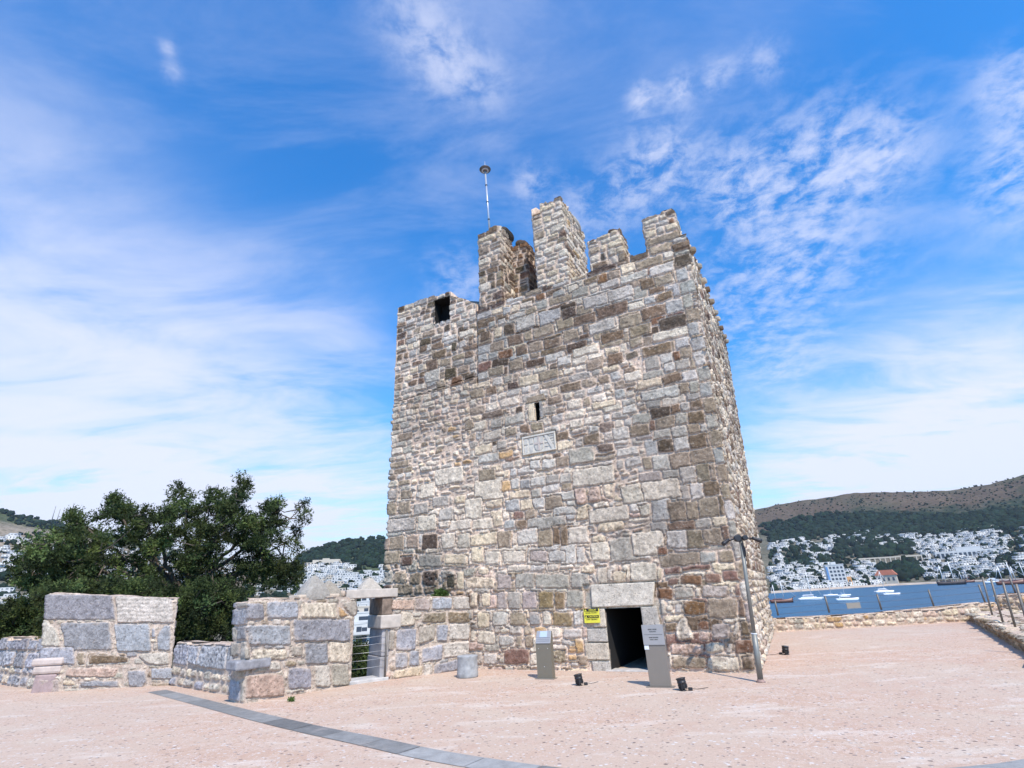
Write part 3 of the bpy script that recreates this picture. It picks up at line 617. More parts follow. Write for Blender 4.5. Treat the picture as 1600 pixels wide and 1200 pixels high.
    # flat slabs: lintel, jambs, sill
    def slab(name, poly, prot, c, seed, label=None, veins=None, bev=.02, ro=.6, back=-.06):
        f = np.array(poly); s0, s1 = f[:, 0].min(), f[:, 0].max(); z0, z1 = f[:, 1].min(), f[:, 1].max()
        ns = max(8, int((s1 - s0) / .018)); nz = max(8, int((z1 - z0) / .018))
        # map unit square on the quad
        u, v = np.meshgrid(np.linspace(0, 1, ns), np.linspace(0, 1, nz), indexing='ij')
        q = [np.array(p) for p in poly]
        SZ = ((1 - u) * (1 - v))[..., None] * q[0] + (u * (1 - v))[..., None] * q[1] + (u * v)[..., None] * q[2] + ((1 - u) * v)[..., None] * q[3]
        wob = fbm(SZ[..., 0], SZ[..., 1], 9, 3, seed); edge = np.minimum(np.minimum(u, 1 - u) * (s1 - s0), np.minimum(v, 1 - v) * (z1 - z0))
        h = back + (prot - back) * sstep(-.001, bev, edge) + .010 * wob * ro * 2 + .006 * fbm(SZ[..., 0], SZ[..., 1], 30, 3, seed + 1)
        C = np.array(PAL[c] if isinstance(c, str) else c) * (1 + .35 * fbm(SZ[..., 0], SZ[..., 1], 4, 4, seed + 2) + .3 * fbm(SZ[..., 0], SZ[..., 1], 25, 3, seed + 5))[..., None]
        if veins: C = C * (1 + .12 * np.sin(SZ[..., 0] * veins[0] + SZ[..., 1] * veins[1] + 8 * wob))[..., None]
        w0 = np.array(FT.pt(0, 0)); t = FT.t; n = FT.n
        X = FT.a[0] + t[0] * SZ[..., 0] + n[0] * h; Y = FT.a[1] + t[1] * SZ[..., 0] + n[1] * h
        V = np.stack([X, Y, SZ[..., 1]], -1).reshape(-1, 3); idx = np.arange(ns * nz).reshape(ns, nz)
        Q = np.stack([idx[:-1, :-1], idx[1:, :-1], idx[1:, 1:], idx[:-1, 1:]], -1).reshape(-1, 4)
        o = put(name, mesh_np(name, V, Q, np.clip(C, .01, .8).reshape(-1, 3)), STONE, tower)
        if label: o['label'] = label
        return o
    slab('door_lintel', [(6.62, 1.36), (8.14, 1.36), (8.26, 1.88), (6.64, 1.90)], .035, (.66, .58, .475), 21, 'large cream lintel block over the doorway')
    slab('door_jamb', [(6.62, .92), (6.95, .92), (6.95, 1.345), (6.62, 1.345)], .03, 'white', 22)
    slab('door_jamb', [(6.42, .60), (6.95, .60), (6.95, .91), (6.42, .91)], .026, 'lblue', 23)
    slab('door_jamb', [(6.34, .22), (6.95, .22), (6.95, .595), (6.34, .595)], .04, 'white', 24)
    slab('door_jamb', [(6.50, -.1), (6.95, -.1), (6.95, .212), (6.48, .212)], .03, 'lblue', 25)
    slab('door_jamb', [(7.82, .93), (8.24, .93), (8.22, 1.35), (7.82, 1.35)], .03, 'lblue', 26)
    slab('door_jamb', [(7.82, .48), (8.22, .48), (8.24, .92), (7.82, .92)], .03, 'grey', 27)
    slab('door_jamb', [(7.82, -.1), (8.25, -.1), (8.22, .47), (7.82, .47)], .03, 'white', 28)
    mb = MB(); M = Matrix.Translation(Vector(FT.pt(0, 0))) @ Matrix(((FT.t[0], FT.n[0], 0, 0), (FT.t[1], FT.n[1], 0, 0), (0, 0, 1, 0), (0, 0, 0, 1)))
    mb.box(D0 - .12, D1 + .1, -.3, .08, -.05, .028, M=M, bevel=.01); mb.build('door_sill', simple('sill_stone', (.5, .46, .42), .9, 0, .2, 6, .4), tower)
    slab('slit_frame', [(5.22, 6.44), (5.45, 6.44), (5.45, 7.0), (5.24, 7.0)], .035, 'cream', 31)
    slab('slit_frame', [(5.60, 6.44), (5.74, 6.44), (5.73, 7.0), (5.60, 7.0)], .03, 'slate', 32)
    slab('slit_frame', [(5.15, 7.01), (5.85, 7.01), (5.80, 7.24), (5.25, 7.22)], .04, 'tan', 33)
    # carved plaque
    pq = empty('carved_plaque', (0, 0, 0)); pq.parent = tower; pq['label'] = 'pale marble relief with a cross, a shield and a diagonal band above the centre of the wall'
    marb = simple('carved_marble', (.60, .55, .47), .85, 0, .14, 9, .5); marb2 = simple('carved_marble_grey', (.55, .51, .445), .85, 0, .14, 9, .5); rose = simple('carved_marble_rose', (.52, .44, .385), .85, 0, .14, 9, .5)
    P0, P1, Q0, Q1 = 4.99, 6.04, 5.47, 6.01
    mb = MB(); mb.box(P0, P1, -.05, .012, Q0, Q1, M=M); mb.build('slab', marb, pq)
    mb = MB()
    for a in ((P0, P1, Q0, Q0 + .045), (P0, P1, Q1 - .05, Q1), (P0, P0 + .04, Q0 + .045, Q1 - .05), (P1 - .035, P1, Q0 + .045, Q1 - .05)): mb.box(a[0], a[1], .0, .05, a[2], a[3], M=M, bevel=.008)
    mb.build('frame', marb, pq)
    mb = MB()                                   # left field: quartered by a raised cross
    cx = 5.19; cz = 5.735
    for a in ((P0 + .045, cx - .03, cz + .03, Q1 - .06), (cx + .03, 5.335, cz + .03, Q1 - .06), (P0 + .045, cx - .03, Q0 + .05, cz - .03), (cx + .03, 5.335, Q0 + .05, cz - .03)):
        mb.box(a[0], a[1], .0, .030, a[2], a[3], M=M, bevel=.01)
    mb.build('quartered_field', marb2, pq)
    mb = MB()                                   # shield with cross
    sh = [(5.37, Q1 - .06), (5.66, Q1 - .06), (5.66, 5.70), (5.63, 5.60), (5.565, 5.53), (5.515, 5.51), (5.465, 5.53), (5.40, 5.60), (5.37, 5.70)][::-1]
    Mx = M @ Matrix(((1, 0, 0, 0), (0, 0, 1, 0), (0, 1, 0, 0), (0, 0, 0, 1)))
    mb.prism(sh, 0.0, .032, M=Mx); mb.build('shield', marb2, pq)
    mb = MB(); mb.box(5.485, 5.545, .03, .048, 5.53, Q1 - .065, M=M); mb.box(5.375, 5.482, .03, .047, 5.72, 5.775, M=M); mb.box(5.548, 5.655, .03, .047, 5.72, 5.775, M=M); mb.build('cross', rose, pq)
    mb = MB(); mb.prism([(5.70, Q1 - .06), (5.78, Q1 - .06), (5.99, 5.56), (5.99, 5.50), (5.92, 5.50)][::-1], .0, .035, M=Mx)
    for k in range(4): mb.box(5.86 + k * .022, 5.985, .0, .028, Q1 - .10 - k * .075, Q1 - .065 - k * .075, M=M)
    for k in range(3): mb.box(5.70, 5.76 + k * .03, .0, .028, 5.84 - k * .11, 5.875 - k * .11, M=M)
    mb.build('diagonal_band', marb, pq)
    # merlons
    def merlon(s0, s1, d0, d1, z0, ztp, mix, seed, label, res=.025, lean=(0, 0), h=(.16, .32), capd=.10, extra=()):
        r = np.random.RandomState(seed)
        pts = [FT.pt(s0, 0, -d0)[:2], FT.pt(s1, 0, -d0)[:2], FT.pt(s1, 0, -d1)[:2], FT.pt(s0, 0, -d1)[:2]]
        tp = [np.array(p) + FT.t * lean[0] + FT.n * lean[1] for p in pts]
        per = 2 * (s1 - s0 + d1 - d0)
        stn = gen(r, 0, per, z0, z0 + 5, h, (.18, .55), mix, .03, .035, .045, sub=.1, rough=1.7) + list(extra)
        me, _ = wall_mesh('merlon', pts, tp, ztp, stn, res, .025, z0 - .06, zref=12.0, cap=((.06, .01), (.18, .02)), seed=seed, warp=.03)
        # shift so that the lean starts at its foot
        o = put('merlon', me, STONE, tower); o['label'] = label; return o
    A = dict(white=3, cream=1, tan=2, brown=2.6, dark=1.6, grey=1)
    Bm = dict(white=5, cream=3, tan=1.2, ochre=.4, lblue=1, brown=.7)
    z1 = rstop(13.95, .08, 31, .4)
    merlon(3.66, 4.52, 0.0, .95, 10.78, lambda s: z1(s) if s > .5 else 13.9, A, 41, 'narrow brown and white merlon beside the lightning rod')
    merlon(4.38, 5.10, .97, 1.75, 10.6, rstop(13.65, .1, 33, .25), dict(brown=3, rust=1.6, dark=2, tan=1), 42, 'small brown merlon set back behind the rod')
    m2a = rstop(14.12, .06, 34, .3)
    merlon(5.85, 6.93, 0.0, 2.1, 10.78, lambda s: 13.78 if s < .34 else m2a(s), Bm, 43, 'tallest merlon, long and pale with a stepped top')
    z3 = rstop(12.0, .05, 35, .25)
    # merlon pierced by a slit
    o3 = merlon(7.68, 8.72, 0.0, .75, 10.82, lambda s: 11.92 + s * .08 if s < 1.04 else z3(s), dict(white=4, cream=2.4, tan=2, brown=.8, dark=.4), 44, 'low merlon pierced by a small arrow slit',
                extra=[box_st(.05, .55, .0 + 10.84, 11.04, 'brown', rs), box_st(.32, .52, 11.04, 11.36, 'char', rs, h=.0), box_st(.56, .62, 10.9, 11.5, (.01, .01, .01), rs, h=-.05), ])
    merlon(9.44, 10.36, 0.0, .8, 10.98, rstop(12.0, .05, 36, .3), Bm, 45, 'wide pale merlon at the right hand corner',
           extra=[box_st(.02, 1.0, 11.0, 11.24, 'tan', rs), box_st(.72, .96, 11.82, 12.02, 'dark', rs), box_st(.75, .92, 11.5, 11.72, 'rust', rs)])
    # coping boulders left on the merlons
    def boulder(s, d, z, sx, sy, sz, c, seed, rot=0, name='coping_stone'):
        r = np.random.RandomState(seed); bm = bmesh.new(); bmesh.ops.create_icosphere(bm, subdivisions=4, radius=1)
        for v in bm.verts:
            p = v.co; m = max(abs(p.x), abs(p.y), abs(p.z)); p = p * .45 + (p / m) * .42
            k = 1 + .22 * float(fbm(np.array([p.x * 1.3 + seed]), np.array([p.y * 1.3 + p.z]), 1.5, 4, seed)[0]); v.co = p * k
        me = bpy.data.meshes.new(name); bm.to_mesh(me); bm.free()
        a = me.color_attributes.new('Col', 'FLOAT_COLOR', 'POINT'); cc = np.ones((len(me.vertices), 4), np.float32); cc[:, :3] = PAL[c]; a.data.foreach_set('color', cc.ravel())
        o = put(name, me, STONE, tower); o.location = FT.pt(s, z, -d); o.scale = (sx, sy, sz); o.rotation_euler = (0, rot, math.atan2(FT.t[1], FT.t[0])); return o
    boulder(4.42, .75, 14.12, .24, .45, .22, 'char', 3, .5)
    boulder(4.82, 1.35, 13.8, .26, .38, .2, 'dark', 4, .3)
    boulder(8.5, .3, 12.05, .2, .35, .12, 'dark', 6, .3)
    boulder(10.15, .4, 12.08, .22, .4, .13, 'char', 7, .1)
    boulder(6.8, 1.5, 14.12, .25, .5, .14, 'white', 8, .2)
    # knob stones along the crest of the right flank
    FR = Face(TB + np.array([.37, -.16]), TC + np.array([.6, -.28]))
    for k in range(10):
        s = .55 + k * 1.0; bm_seed = 60 + k
        o = boulder(0, 0, 0, .11, .12, .11, ('tan', 'grey', 'white', 'brown')[k % 4], bm_seed, 0, 'knob_stone')
        p = FR.pt(s, 11.0 + 1.1 * s / WR - .25 - (k % 3) * .06, .10); o.location = p; o.rotation_euler = (0, 0, .4 * k)
    return tower
TOWER = build_tower()

# ------------------------------------------------------------------ terrace floor and its grey paving band
def build_floor():
    m, g, b = mat_new('pink_pebbled_concrete')
    co = g.n('ShaderNodeTexCoord').outputs['Object']
    big = g.noise(co, .33, 5, .6); mid = g.noise(co, 1.6, 6, .65); fine = g.noise(co, 24, 5, .7); grain = g.noise(co, 90, 3, .7)
    c = g.mix(g.rng(big, .36, .66, 0, 1, True), (.525, .405, .318), (.50, .345, .255))
    c = g.mix(g.math('MULTIPLY', g.rng(mid, .52, .68, 0, 1, True), .45), c, (.47, .30, .225))
    c = g.mix(g.math('MULTIPLY', g.rng(g.noise(co, .22, 6, .68, dist=.6), .52, .62, 0, 1, True), .45), c, (.50, .33, .25))
    c = g.mix(g.math('MULTIPLY', g.rng(g.noise(g.scale(co, (.5, 1.4, 1), (0, 0, .4)), 1.1, 6, .7), .53, .66, 0, 1, True), .50), c, (.66, .585, .51))
    c = g.mix(g.math('MULTIPLY', g.rng(g.noise(co, .7, 4, .6), .54, .66, 0, 1, True), .30), c, (.55, .46, .36))
    # pale scuffs and drips
    sc = g.noise(g.scale(co, (1, 1, 1), (0, 0, .8)), 2.3, 8, .8, dist=1.2)
    c = g.mix(g.math('MULTIPLY', g.rng(g.math('ABSOLUTE', g.math('SUBTRACT', sc, .5)), 0.0, .012, 1, 0), g.rng(big, .46, .58, 0, .8)), c, (.76, .70, .65))
    f = g.math('ADD', 1.0, g.math('ADD', g.math('MULTIPLY', g.rng(fine, .25, .75, -.5, .5), .26), g.math('MULTIPLY', g.rng(grain, .25, .75, -.5, .5), .22)))
    cc = g.n('ShaderNodeCombineXYZ'); [g.link(f, cc.inputs[i]) for i in range(3)]
    c = g.vmath('MULTIPLY', c, cc.outputs[0]).outputs[0]
    warp = g.vmath('ADD', co, g.vmath('MULTIPLY', g.noise(co, 14, 2, .5, out='Color'), (.03, .03, .0)).outputs[0]).outputs[0]
    peb = None
    for sc_, thr, st in ((9, .24, 1.0), (17, .25, .8)):
        vd = g.vor(warp, sc_); vc = g.vor(warp, sc_, out='Color')
        sp = g.n('ShaderNodeSeparateColor'); g.link(vc, sp.inputs[0])
        mk = g.math('MULTIPLY', g.rng(vd, thr * .72, thr, 1, 0), g.math('GREATER_THAN', sp.outputs[0], .18))
        col = g.mix(sp.outputs[1], (.13, .095, .085), (.34, .27, .24))
        col = g.mix(g.math('GREATER_THAN', sp.outputs[2], .80), col, (.62, .57, .53))
        c = g.mix(g.math('MULTIPLY', mk, st * .95), c, col)
        peb = mk if peb is None else g.math('ADD', peb, mk)
    g.link(c, b.inputs['Base Color']); b.inputs['Roughness'].default_value = .88; b.inputs['Specular IOR Level'].default_value = .25
    h = g.math('ADD', g.math('ADD', g.math('MULTIPLY', fine, .8), g.math('MULTIPLY', mid, 2.0)), g.math('MULTIPLY', peb, .35)); bump(g, b, h, .5, .02)
    poly = [(-15.9, 17.6), (-12.9, 15.55), (-9.2, 15.6), (-6.2, 13.2), (-5.5, 12.15), (-3.3, 14.35), (-1.4, 15.6), (-1.0, 21.5), (9.0, 22.2), (18.4, 23.1), (22, 20), (24, -14), (-24, -14), (-24, 12), (-19.0, 17.8)]
    bm = bmesh.new(); vs = [bm.verts.new((x, y, 0)) for x, y in poly]; bm.faces.new(vs)
    lo = [bm.verts.new((x, y, -9.5)) for x, y in poly]; n = len(poly)
    for i in range(n): bm.faces.new((vs[i], lo[i], lo[(i + 1) % n], vs[(i + 1) % n]))
    bmesh.ops.recalc_face_normals(bm, faces=bm.faces)
    me = bpy.data.meshes.new('terrace_floor'); bm.to_mesh(me); bm.free()
    tag(put('terrace_floor', me, m), kind='structure')
    # band of grey slabs laid in a curve
    outer = [(-8.95, 14.42), (-8.6, 14.1), (-6.65, 12.33), (-4.57, 10.44), (-3.24, 9.28), (-1.99, 8.26), (-1.01, 7.45), (.26, 6.61), (1.4, 6.15), (2.6, 5.92), (4.05, 5.97), (4.85, 6.12), (6.2, 6.6), (8.5, 7.9)]
    pts = []                                    # resample the curve
    P = [np.array(p) for p in outer]
    for i in range(len(P) - 1):
        p0, p1, p2, p3 = P[max(i - 1, 0)], P[i], P[i + 1], P[min(i + 2, len(P) - 1)]
        for k in range(10):
            t = k / 10; pts.append(.5 * ((2 * p1) + (-p0 + p2) * t + (2 * p0 - 5 * p1 + 4 * p2 - p3) * t * t + (-p0 + 3 * p1 - 3 * p2 + p3) * t ** 3))
    pts.append(P[-1]); pts = np.array(pts); d = np.gradient(pts, axis=0); d /= np.linalg.norm(d, axis=1)[:, None]
    nrm = np.stack([d[:, 1], -d[:, 0]], 1); inner = pts + nrm * .38
    L = np.concatenate([[0], np.cumsum(np.linalg.norm(np.diff(pts, axis=0), axis=1))])
    cols = []; rs = np.random.RandomState(9); slabs = rs.uniform(.72, 1.25, 100); slabs[7] = .55; slabs[8] = .66
    V = []; C = []; Q = []
    lo = 0; k = 0
    while lo < L[-1] - .2:
        hi = min(lo + rs.uniform(.75, 1.15), L[-1]); m_ = 8; ss = np.linspace(lo + .006, hi - .006, m_)
        a = np.stack([np.interp(ss, L, pts[:, j]) for j in (0, 1)], 1); bq = np.stack([np.interp(ss, L, inner[:, j]) for j in (0, 1)], 1)
        base = len(V); zz = .0045 + rs.uniform(0, .003)
        for j in range(m_): V.append((*a[j], zz)); V.append((*bq[j], zz)); C += [np.array((.255, .25, .24)) * slabs[k % 100]] * 2
        for j in range(m_ - 1): Q.append((base + 2 * j, base + 2 * j + 1, base + 2 * j + 3, base + 2 * j + 2))
        lo = hi; k += 1
    m2, g, b = mat_new('grey_slab'); at = g.n('ShaderNodeAttribute'); at.attribute_name = 'Col'
    co = g.n('ShaderNodeTexCoord').outputs['Object']; n1 = g.noise(co, 5, 6, .65); n2 = g.noise(co, 45, 4, .7)
    f = g.math('ADD', g.rng(n1, .25, .75, .75, 1.3), g.rng(n2, .3, .7, -.12, .12)); cc = g.n('ShaderNodeCombineXYZ'); [g.link(f, cc.inputs[i]) for i in range(3)]
    c = g.vmath('MULTIPLY', at.outputs['Color'], cc.outputs[0]).outputs[0]
    c = g.mix(g.rng(g.noise(co, 1.7, 5, .7), .55, .72, 0, .45), c, (.42, .36, .32))
    g.link(c, b.inputs['Base Color']); b.inputs['Roughness'].default_value = .75; bump(g, b, n2, .35, .01)
    tag(put('paving_band', mesh_np('paving_band', V, Q, np.array(C)), m2), kind='structure')
build_floor()

# ------------------------------------------------------------------ parapet on the left with two merlons and a gate
def build_parapet():
    rs = np.random.RandomState(21)
    par = empty('castle_parapet', (0, 0, 0))
    tag(par, 'broken grey stone parapet with two big merlons and a small gate left of the tower', 'parapet wall')
    mort = np.array([.50, .41, .34])
    gm = dict(blue=3, lblue=2, slate=2, grey=1.6, mauve=1.2, white=.7)
    def block(name, a, b, thick, ztp, px, label, gen_h=(.3, .45), lean=((0, 0), (0, 0)), res=.014, seed=1, under=None, mix=gm, cap=((.05, .01), (.16, .02)), zref=2.0, parent=None, bi=0.0):
        fc = Face(a, b); a = np.array(a); b = np.array(b); W = fc.W
        pts = [a, b, b - fc.n * thick - fc.t * bi, a - fc.n * thick]
        tp = [a + fc.t * lean[0][0] + fc.n * lean[0][1], b + fc.t * lean[1][0] + fc.n * lean[1][1], b - fc.n * thick - fc.t * bi + fc.t * lean[1][0], a - fc.n * thick + fc.t * lean[0][0]]
        r = np.random.RandomState(seed)
        st = []
        if under: st += under(r, W)
        st += gen(r, W, 2 * W + 2 * thick, 0, 2.7, gen_h, (.3, .6), mix, .02, .03, .03)
        for (x0, y0, sc, pts_, c, kw) in px: st.append(pxs(x0, y0, sc, pts_, c, r, face=fc, **dict(dict(r=.03, h=.045), **kw)))
        for q_ in st:                       # this wall is of a cooler, bluish marble
            if max(q_['c']) - min(q_['c']) < .09: q_['c'] = np.array(q_['c']) * np.array([.90, .97, 1.16])
        me, _ = wall_mesh(name, pts, tp, ztp, st, res, .016, -.25, zref=zref, cap=cap, fine=(res, .03, .08, .03), seed=seed, warp=.02, mortar=mort)
        o = put(name, me, STONE, parent or par)
        if label: o['label'] = label
        return o, fc
    rub = lambda r, W: gen(r, 0, W, 0, 2.7, (.12, .22), (.14, .36), dict(grey=2, white=1.5, tan=1, lblue=1), .04, .05, .03)
    Z = (0, 880, 5.0)
    A = [rc(440, 236, 972, 440), 'slate', {}], [rc(985, 240, 1412, 465), 'lblue', dict(veins=(3, 60))], [rc(378, 232, 434, 395), 'blue', {}], \
        [rc(555, 455, 922, 680), 'slate', {}], [rc(950, 468, 1218, 688), 'blue', {}], [[(352, 640), (365, 410), (440, 415), (525, 520), (530, 655)], 'lblue', {}], \
        [[(1258, 682), (1268, 560), (1330, 480), (1382, 480), (1362, 682)], 'blue', {}], [rc(352, 650, 625, 790), 'blue', {}], [[(1100, 725), (1140, 695), (1352, 690), (1340, 798), (1190, 795)], 'lblue', {}], \
        [[(725, 790), (735, 715), (900, 712), (1040, 730), (1020, 775)], 'brown', dict(ro=1.6)], [rc(642, 690, 700, 790), 'tan', {}], \
        [[(525, 885), (560, 815), (955, 812), (905, 895)], 'pink', {}], [[(1005, 960), (1010, 835), (1155, 835), (1160, 920), (1130, 975), (1050, 975)], 'slate', {}], \
        [rc(1192, 815, 1445, 905), 'blue', {}], [rc(640, 915, 940, 968), 'slate', {}], [rc(320, 900, 482, 1015), 'mauve', {}], [rc(500, 910, 600, 960), 'cream', dict(r=.05)], [rc(500, 975, 700, 1010), 'grey', {}], [rc(1180, 930, 1370, 985), 'tan', dict(ro=2)], \
        [rc(1225, 500, 1262, 580), 'blue', {}]
    pa, fa = block('merlon', (-12.80, 15.2), (-9.42, 15.3), .62, lambda s: 2.42 - .09 * min(s, 3.4), [(*Z, p, c, k) for p, c, k in A], 'left merlon, squared blue grey blocks, topmost stone cracked', seed=3, under=rub,
                   lean=((-.34, 0), (-.20, 0)), bi=.40)
    # projecting moulded stone at its left foot
    mb = MB(); M = Matrix.Translation(Vector(fa.pt(-.02, 0))) @ Matrix(((fa.t[0], fa.n[0], 0, 0), (fa.t[1], fa.n[1], 0, 0), (0, 0, 1, 0), (0, 0, 0, 1)))
    mb.box(-.30, .52, -.25, .10, .62, .80, M=M, bevel=.05); mb.box(-.24, .50, -.25, .07, .42, .63, M=M, bevel=.06); mb.build('moulded_stone', simple('pale_moulded_stone', (.55, .46, .41), .85, 0, .16, 6, .5), par)
    mb = MB(); mb.box(-.14, .42, -.25, .05, -.2, .415, M=M, bevel=.04); mb.build('plinth_stone', simple('mauve_plinth_stone', (.36, .27, .26), .85, 0, .2, 6, .6), par)
    Z = (320, 880, 5.0)
    B = [rc(285, 305, 520, 440), 'slate', dict(r=.05)], [rc(528, 290, 765, 435), 'blue', dict(r=.06)], [rc(780, 305, 1045, 428), 'white', dict(veins=(45, 12), c=None)], [[(1055, 425), (1055, 320), (1135, 415)], 'ochre', {}], [[(1145, 418), (1070, 305), (1185, 290), (1185, 418)], 'grey', {}], \
        [rc(228, 285, 278, 425), 'blue', {}], [rc(215, 440, 365, 610), 'slate', dict(r=.05)], [rc(380, 475, 700, 640), 'blue', {}], [rc(715, 432, 1142, 612), 'slate', {}], \
        [rc(270, 660, 310, 745), 'lblue', {}], [rc(310, 650, 392, 752), 'grey', dict(r=.05)], [rc(400, 665, 660, 755), 'white', dict(ro=1.8, veins=(5, 50))], [rc(682, 640, 780, 725), 'grey', {}], [rc(790, 618, 968, 790), 'slate', {}], [rc(972, 610, 1138, 778), 'white', dict(veins=(35, 8))], \
        [rc(505, 760, 615, 850), 'lblue', dict(r=.06)], [rc(630, 755, 735, 812), 'tan', dict(r=.05, ro=1.8)], [[(315, 1060), (340, 870), (600, 862), (628, 880), (625, 1040)], 'pink', dict(veins=(22, 6))], [rc(652, 815, 838, 985), 'slate', {}], [rc(858, 790, 985, 970), 'lblue', {}], [rc(988, 780, 1125, 962), 'grey', {}], \
        [rc(690, 1000, 795, 1060), 'char', dict(ro=2.5)], [rc(835, 980, 940, 1030), 'tan', dict(ro=2)], [rc(955, 965, 1115, 1010), 'cream', {}], [rc(360, 1070, 560, 1100), 'grey', dict(ro=2)], [rc(215, 900, 310, 1040), 'mauve', dict(ro=2)]
    B = [(*Z, p, c, {k: v for k, v in kw.items() if k != 'c'}) for p, c, kw in B]
    pb, fb = block('merlon', (-5.66, 11.75), (-4.13, 13.66), .62, lambda s: 1.93 - .012 * s, B, 'right merlon beside the gate, with a veined white block and holes', seed=5, under=rub, lean=((-.20, 0), (-.02, 0)))
    M = Matrix.Translation(Vector(fb.pt(0, 0))) @ Matrix(((fb.t[0], fb.n[0], 0, 0), (fb.t[1], fb.n[1], 0, 0), (0, 0, 1, 0), (0, 0, 0, 1)))
    mb = MB(); mb.box(-.30, .42, -.4, .09, .60, .78, M=M, bevel=.035); mb.build('corbel_slab', simple('slate_slab', (.27, .265, .28), .85, 0, .35, 7, .8), par)
    # wall between the gate and the tower
    Z = (580, 860, 5.0)
    C = [rc(130, 382, 320, 470), 'pink', {}], [rc(322, 372, 445, 472), 'mauve', {}], [rc(455, 365, 618, 462), 'blue', {}], [rc(625, 362, 775, 462), 'lblue', {}], [rc(300, 478, 380, 520), 'lblue', {}], [[(375, 560), (400, 485), (575, 478), (570, 570)], 'green', dict(ro=1.8)], \
        [rc(585, 478, 765, 568), 'green', dict(ro=1.8)], [[(205, 600), (205, 480), (290, 478), (325, 540), (328, 590)], 'white', dict(h=.09)], [[(355, 740), (362, 585), (495, 580), (490, 700)], 'grey', {}], [rc(498, 580, 592, 712), 'blue', {}], [rc(600, 572, 765, 700), 'lblue', {}], \
        [rc(180, 610, 345, 785), 'blue', dict(r=.05)], [rc(110, 620, 172, 785), 'grey', {}], [rc(180, 790, 285, 925), 'grey', {}], [rc(290, 780, 370, 910), 'blue', {}], [[(388, 885), (385, 760), (555, 725), (555, 855)], 'blue', {}], \
        [[(560, 850), (562, 720), (765, 700), (765, 815)], 'lblue', dict(veins=(4, 55))], [[(485, 975), (490, 890), (690, 845), (700, 930)], 'slate', {}], [rc(405, 890, 480, 985), 'lblue', {}], [[(165, 1010), (170, 940), (400, 895), (398, 980)], 'cream', {}], [rc(100, 940, 158, 1000), 'pink', dict(ro=2)]
    pc, fcC = block('gate_wall', (-3.40, 14.15), (-1.50, 15.41), .60, lambda s: 1.82 - .02 * s, [(*Z, p, c, k) for p, c, k in C], 'stretch of grey blocks between gate and tower', seed=7, under=rub, lean=((.10, 0), (.04, 0)), gen_h=(.34, .46))
    # low runs
    blue = lambda r, W: gen(r, 0, W, 0, .52, (.22, .34), (.3, .7), dict(lblue=2, blue=1, white=2), .04, .07, .05, rough=2) + gen(r, 0, W, .48, 1.3, (.42, .52), (.6, 1.1), dict(blue=2, slate=1, lblue=.6), .03, .06, .06, rough=2.2)
    block('low_wall', (-9.45, 15.34), (-5.95, 12.40), .55, rstop(.99, .03, 51, .8), [], 'low rough blue grey run between the two merlons', seed=9, under=blue, res=.02)
    block('low_wall', (-16.9, 18.15), (-12.55, 15.25), .6, rstop(1.24, .05, 52, .7), [], 'low rough run left of the left merlon', seed=10, under=blue, res=.02)
    # sill stones at the foot
    # gate: lintel slab, jamb, threshold
    g0 = np.array(fb.pt(fb.W, 0))[:2]; g1 = np.array((-3.40, 14.15)); fg = Face(g0, g1)
    gl = FT
    gs = simple('gate_stone', (.47, .42, .37), .88, 0, .18, 5, .6); gs2 = simple('gate_jamb_stone', (.33, .315, .32), .88, 0, .25, 3, .6)
    jn = simple('gate_brown_stone', (.20, .15, .115), .9, 0, .5, 7, .6)  # darker mottled brown for the jamb block under the lintel
    M = Matrix.Translation(Vector((g0[0], g0[1], 0))) @ Matrix(((fg.t[0], fg.n[0], 0, 0), (fg.t[1], fg.n[1], 0, 0), (0, 0, 1, 0), (0, 0, 0, 1)))
    W = fg.W
    mb = MB(); mb.box(-.26, W + .18, -.62, .06, 1.855, 2.06, M=M, bevel=.02); mb.build('gate_lintel', gs, par)
    mb = MB(); mb.box(-.62, -.265, -.60, .02, 1.91, 2.05, M=M, bevel=.05); mb.build('lintel_packing', simple('packing_stone', (.48, .38, .30), .9, 0, .3, 8, .8), par)
    MC = Matrix.Translation(Vector(fcC.pt(0, 0))) @ Matrix(((fcC.t[0], fcC.n[0], 0, 0), (fcC.t[1], fcC.n[1], 0, 0), (0, 0, 1, 0), (0, 0, 0, 1)))
    mb = MB(); mb.box(-.24, .30, -1.0, .055, 1.13, 1.44, M=MC, bevel=.03); mb.build('impost_stone', gs, par)
    mb = MB(); mb.box(-.21, .06, -1.0, .02, 1.445, 1.85, M=MC, bevel=.02); mb.build('jamb_stone', jn, par)
    mb = MB(); mb.box(-.19, .05, -1.0, -.02, -.1, .50, M=MC, bevel=.02); mb.box(-.17, .05, -1.0, -.015, .505, 1.125, M=MC, bevel=.025); mb.build('jamb_stone', gs2, par)
    mb = MB(); mb.box(-.05, W + .02, -.55, .07, -.2, .07, M=M, bevel=.02); mb.build('threshold', simple('threshold_stone', (.47, .45, .43), .85, 0, .2, 5, .4), par)
    # pointed coping stones over the merlon and lintel
    def cone(fc, s, z, w, h, d, c, seed, off=-.3):
        bm = bmesh.new(); bmesh.ops.create_icosphere(bm, subdivisions=5, radius=1)
        for v in bm.verts:
            p = v.co.copy(); t = max(0, min(1, (p.z + .2) / 1.2)); k = (1 - .62 * t ** 1.6)
            n = float(fbm(np.array([p.x * 1.2 + seed]), np.array([p.y + p.z * .9]), 1.7, 4, seed)[0])
            q = max(abs(p.x), abs(p.y), 1e-3); rr = math.hypot(p.x, p.y); f = (rr / q) ** .5 if rr > 1e-3 else 1
            v.co = Vector((p.x * k * f * (1 + .25 * n), p.y * k * f * (1 + .2 * n), max(p.z, -.25) * (1 + .1 * n)))
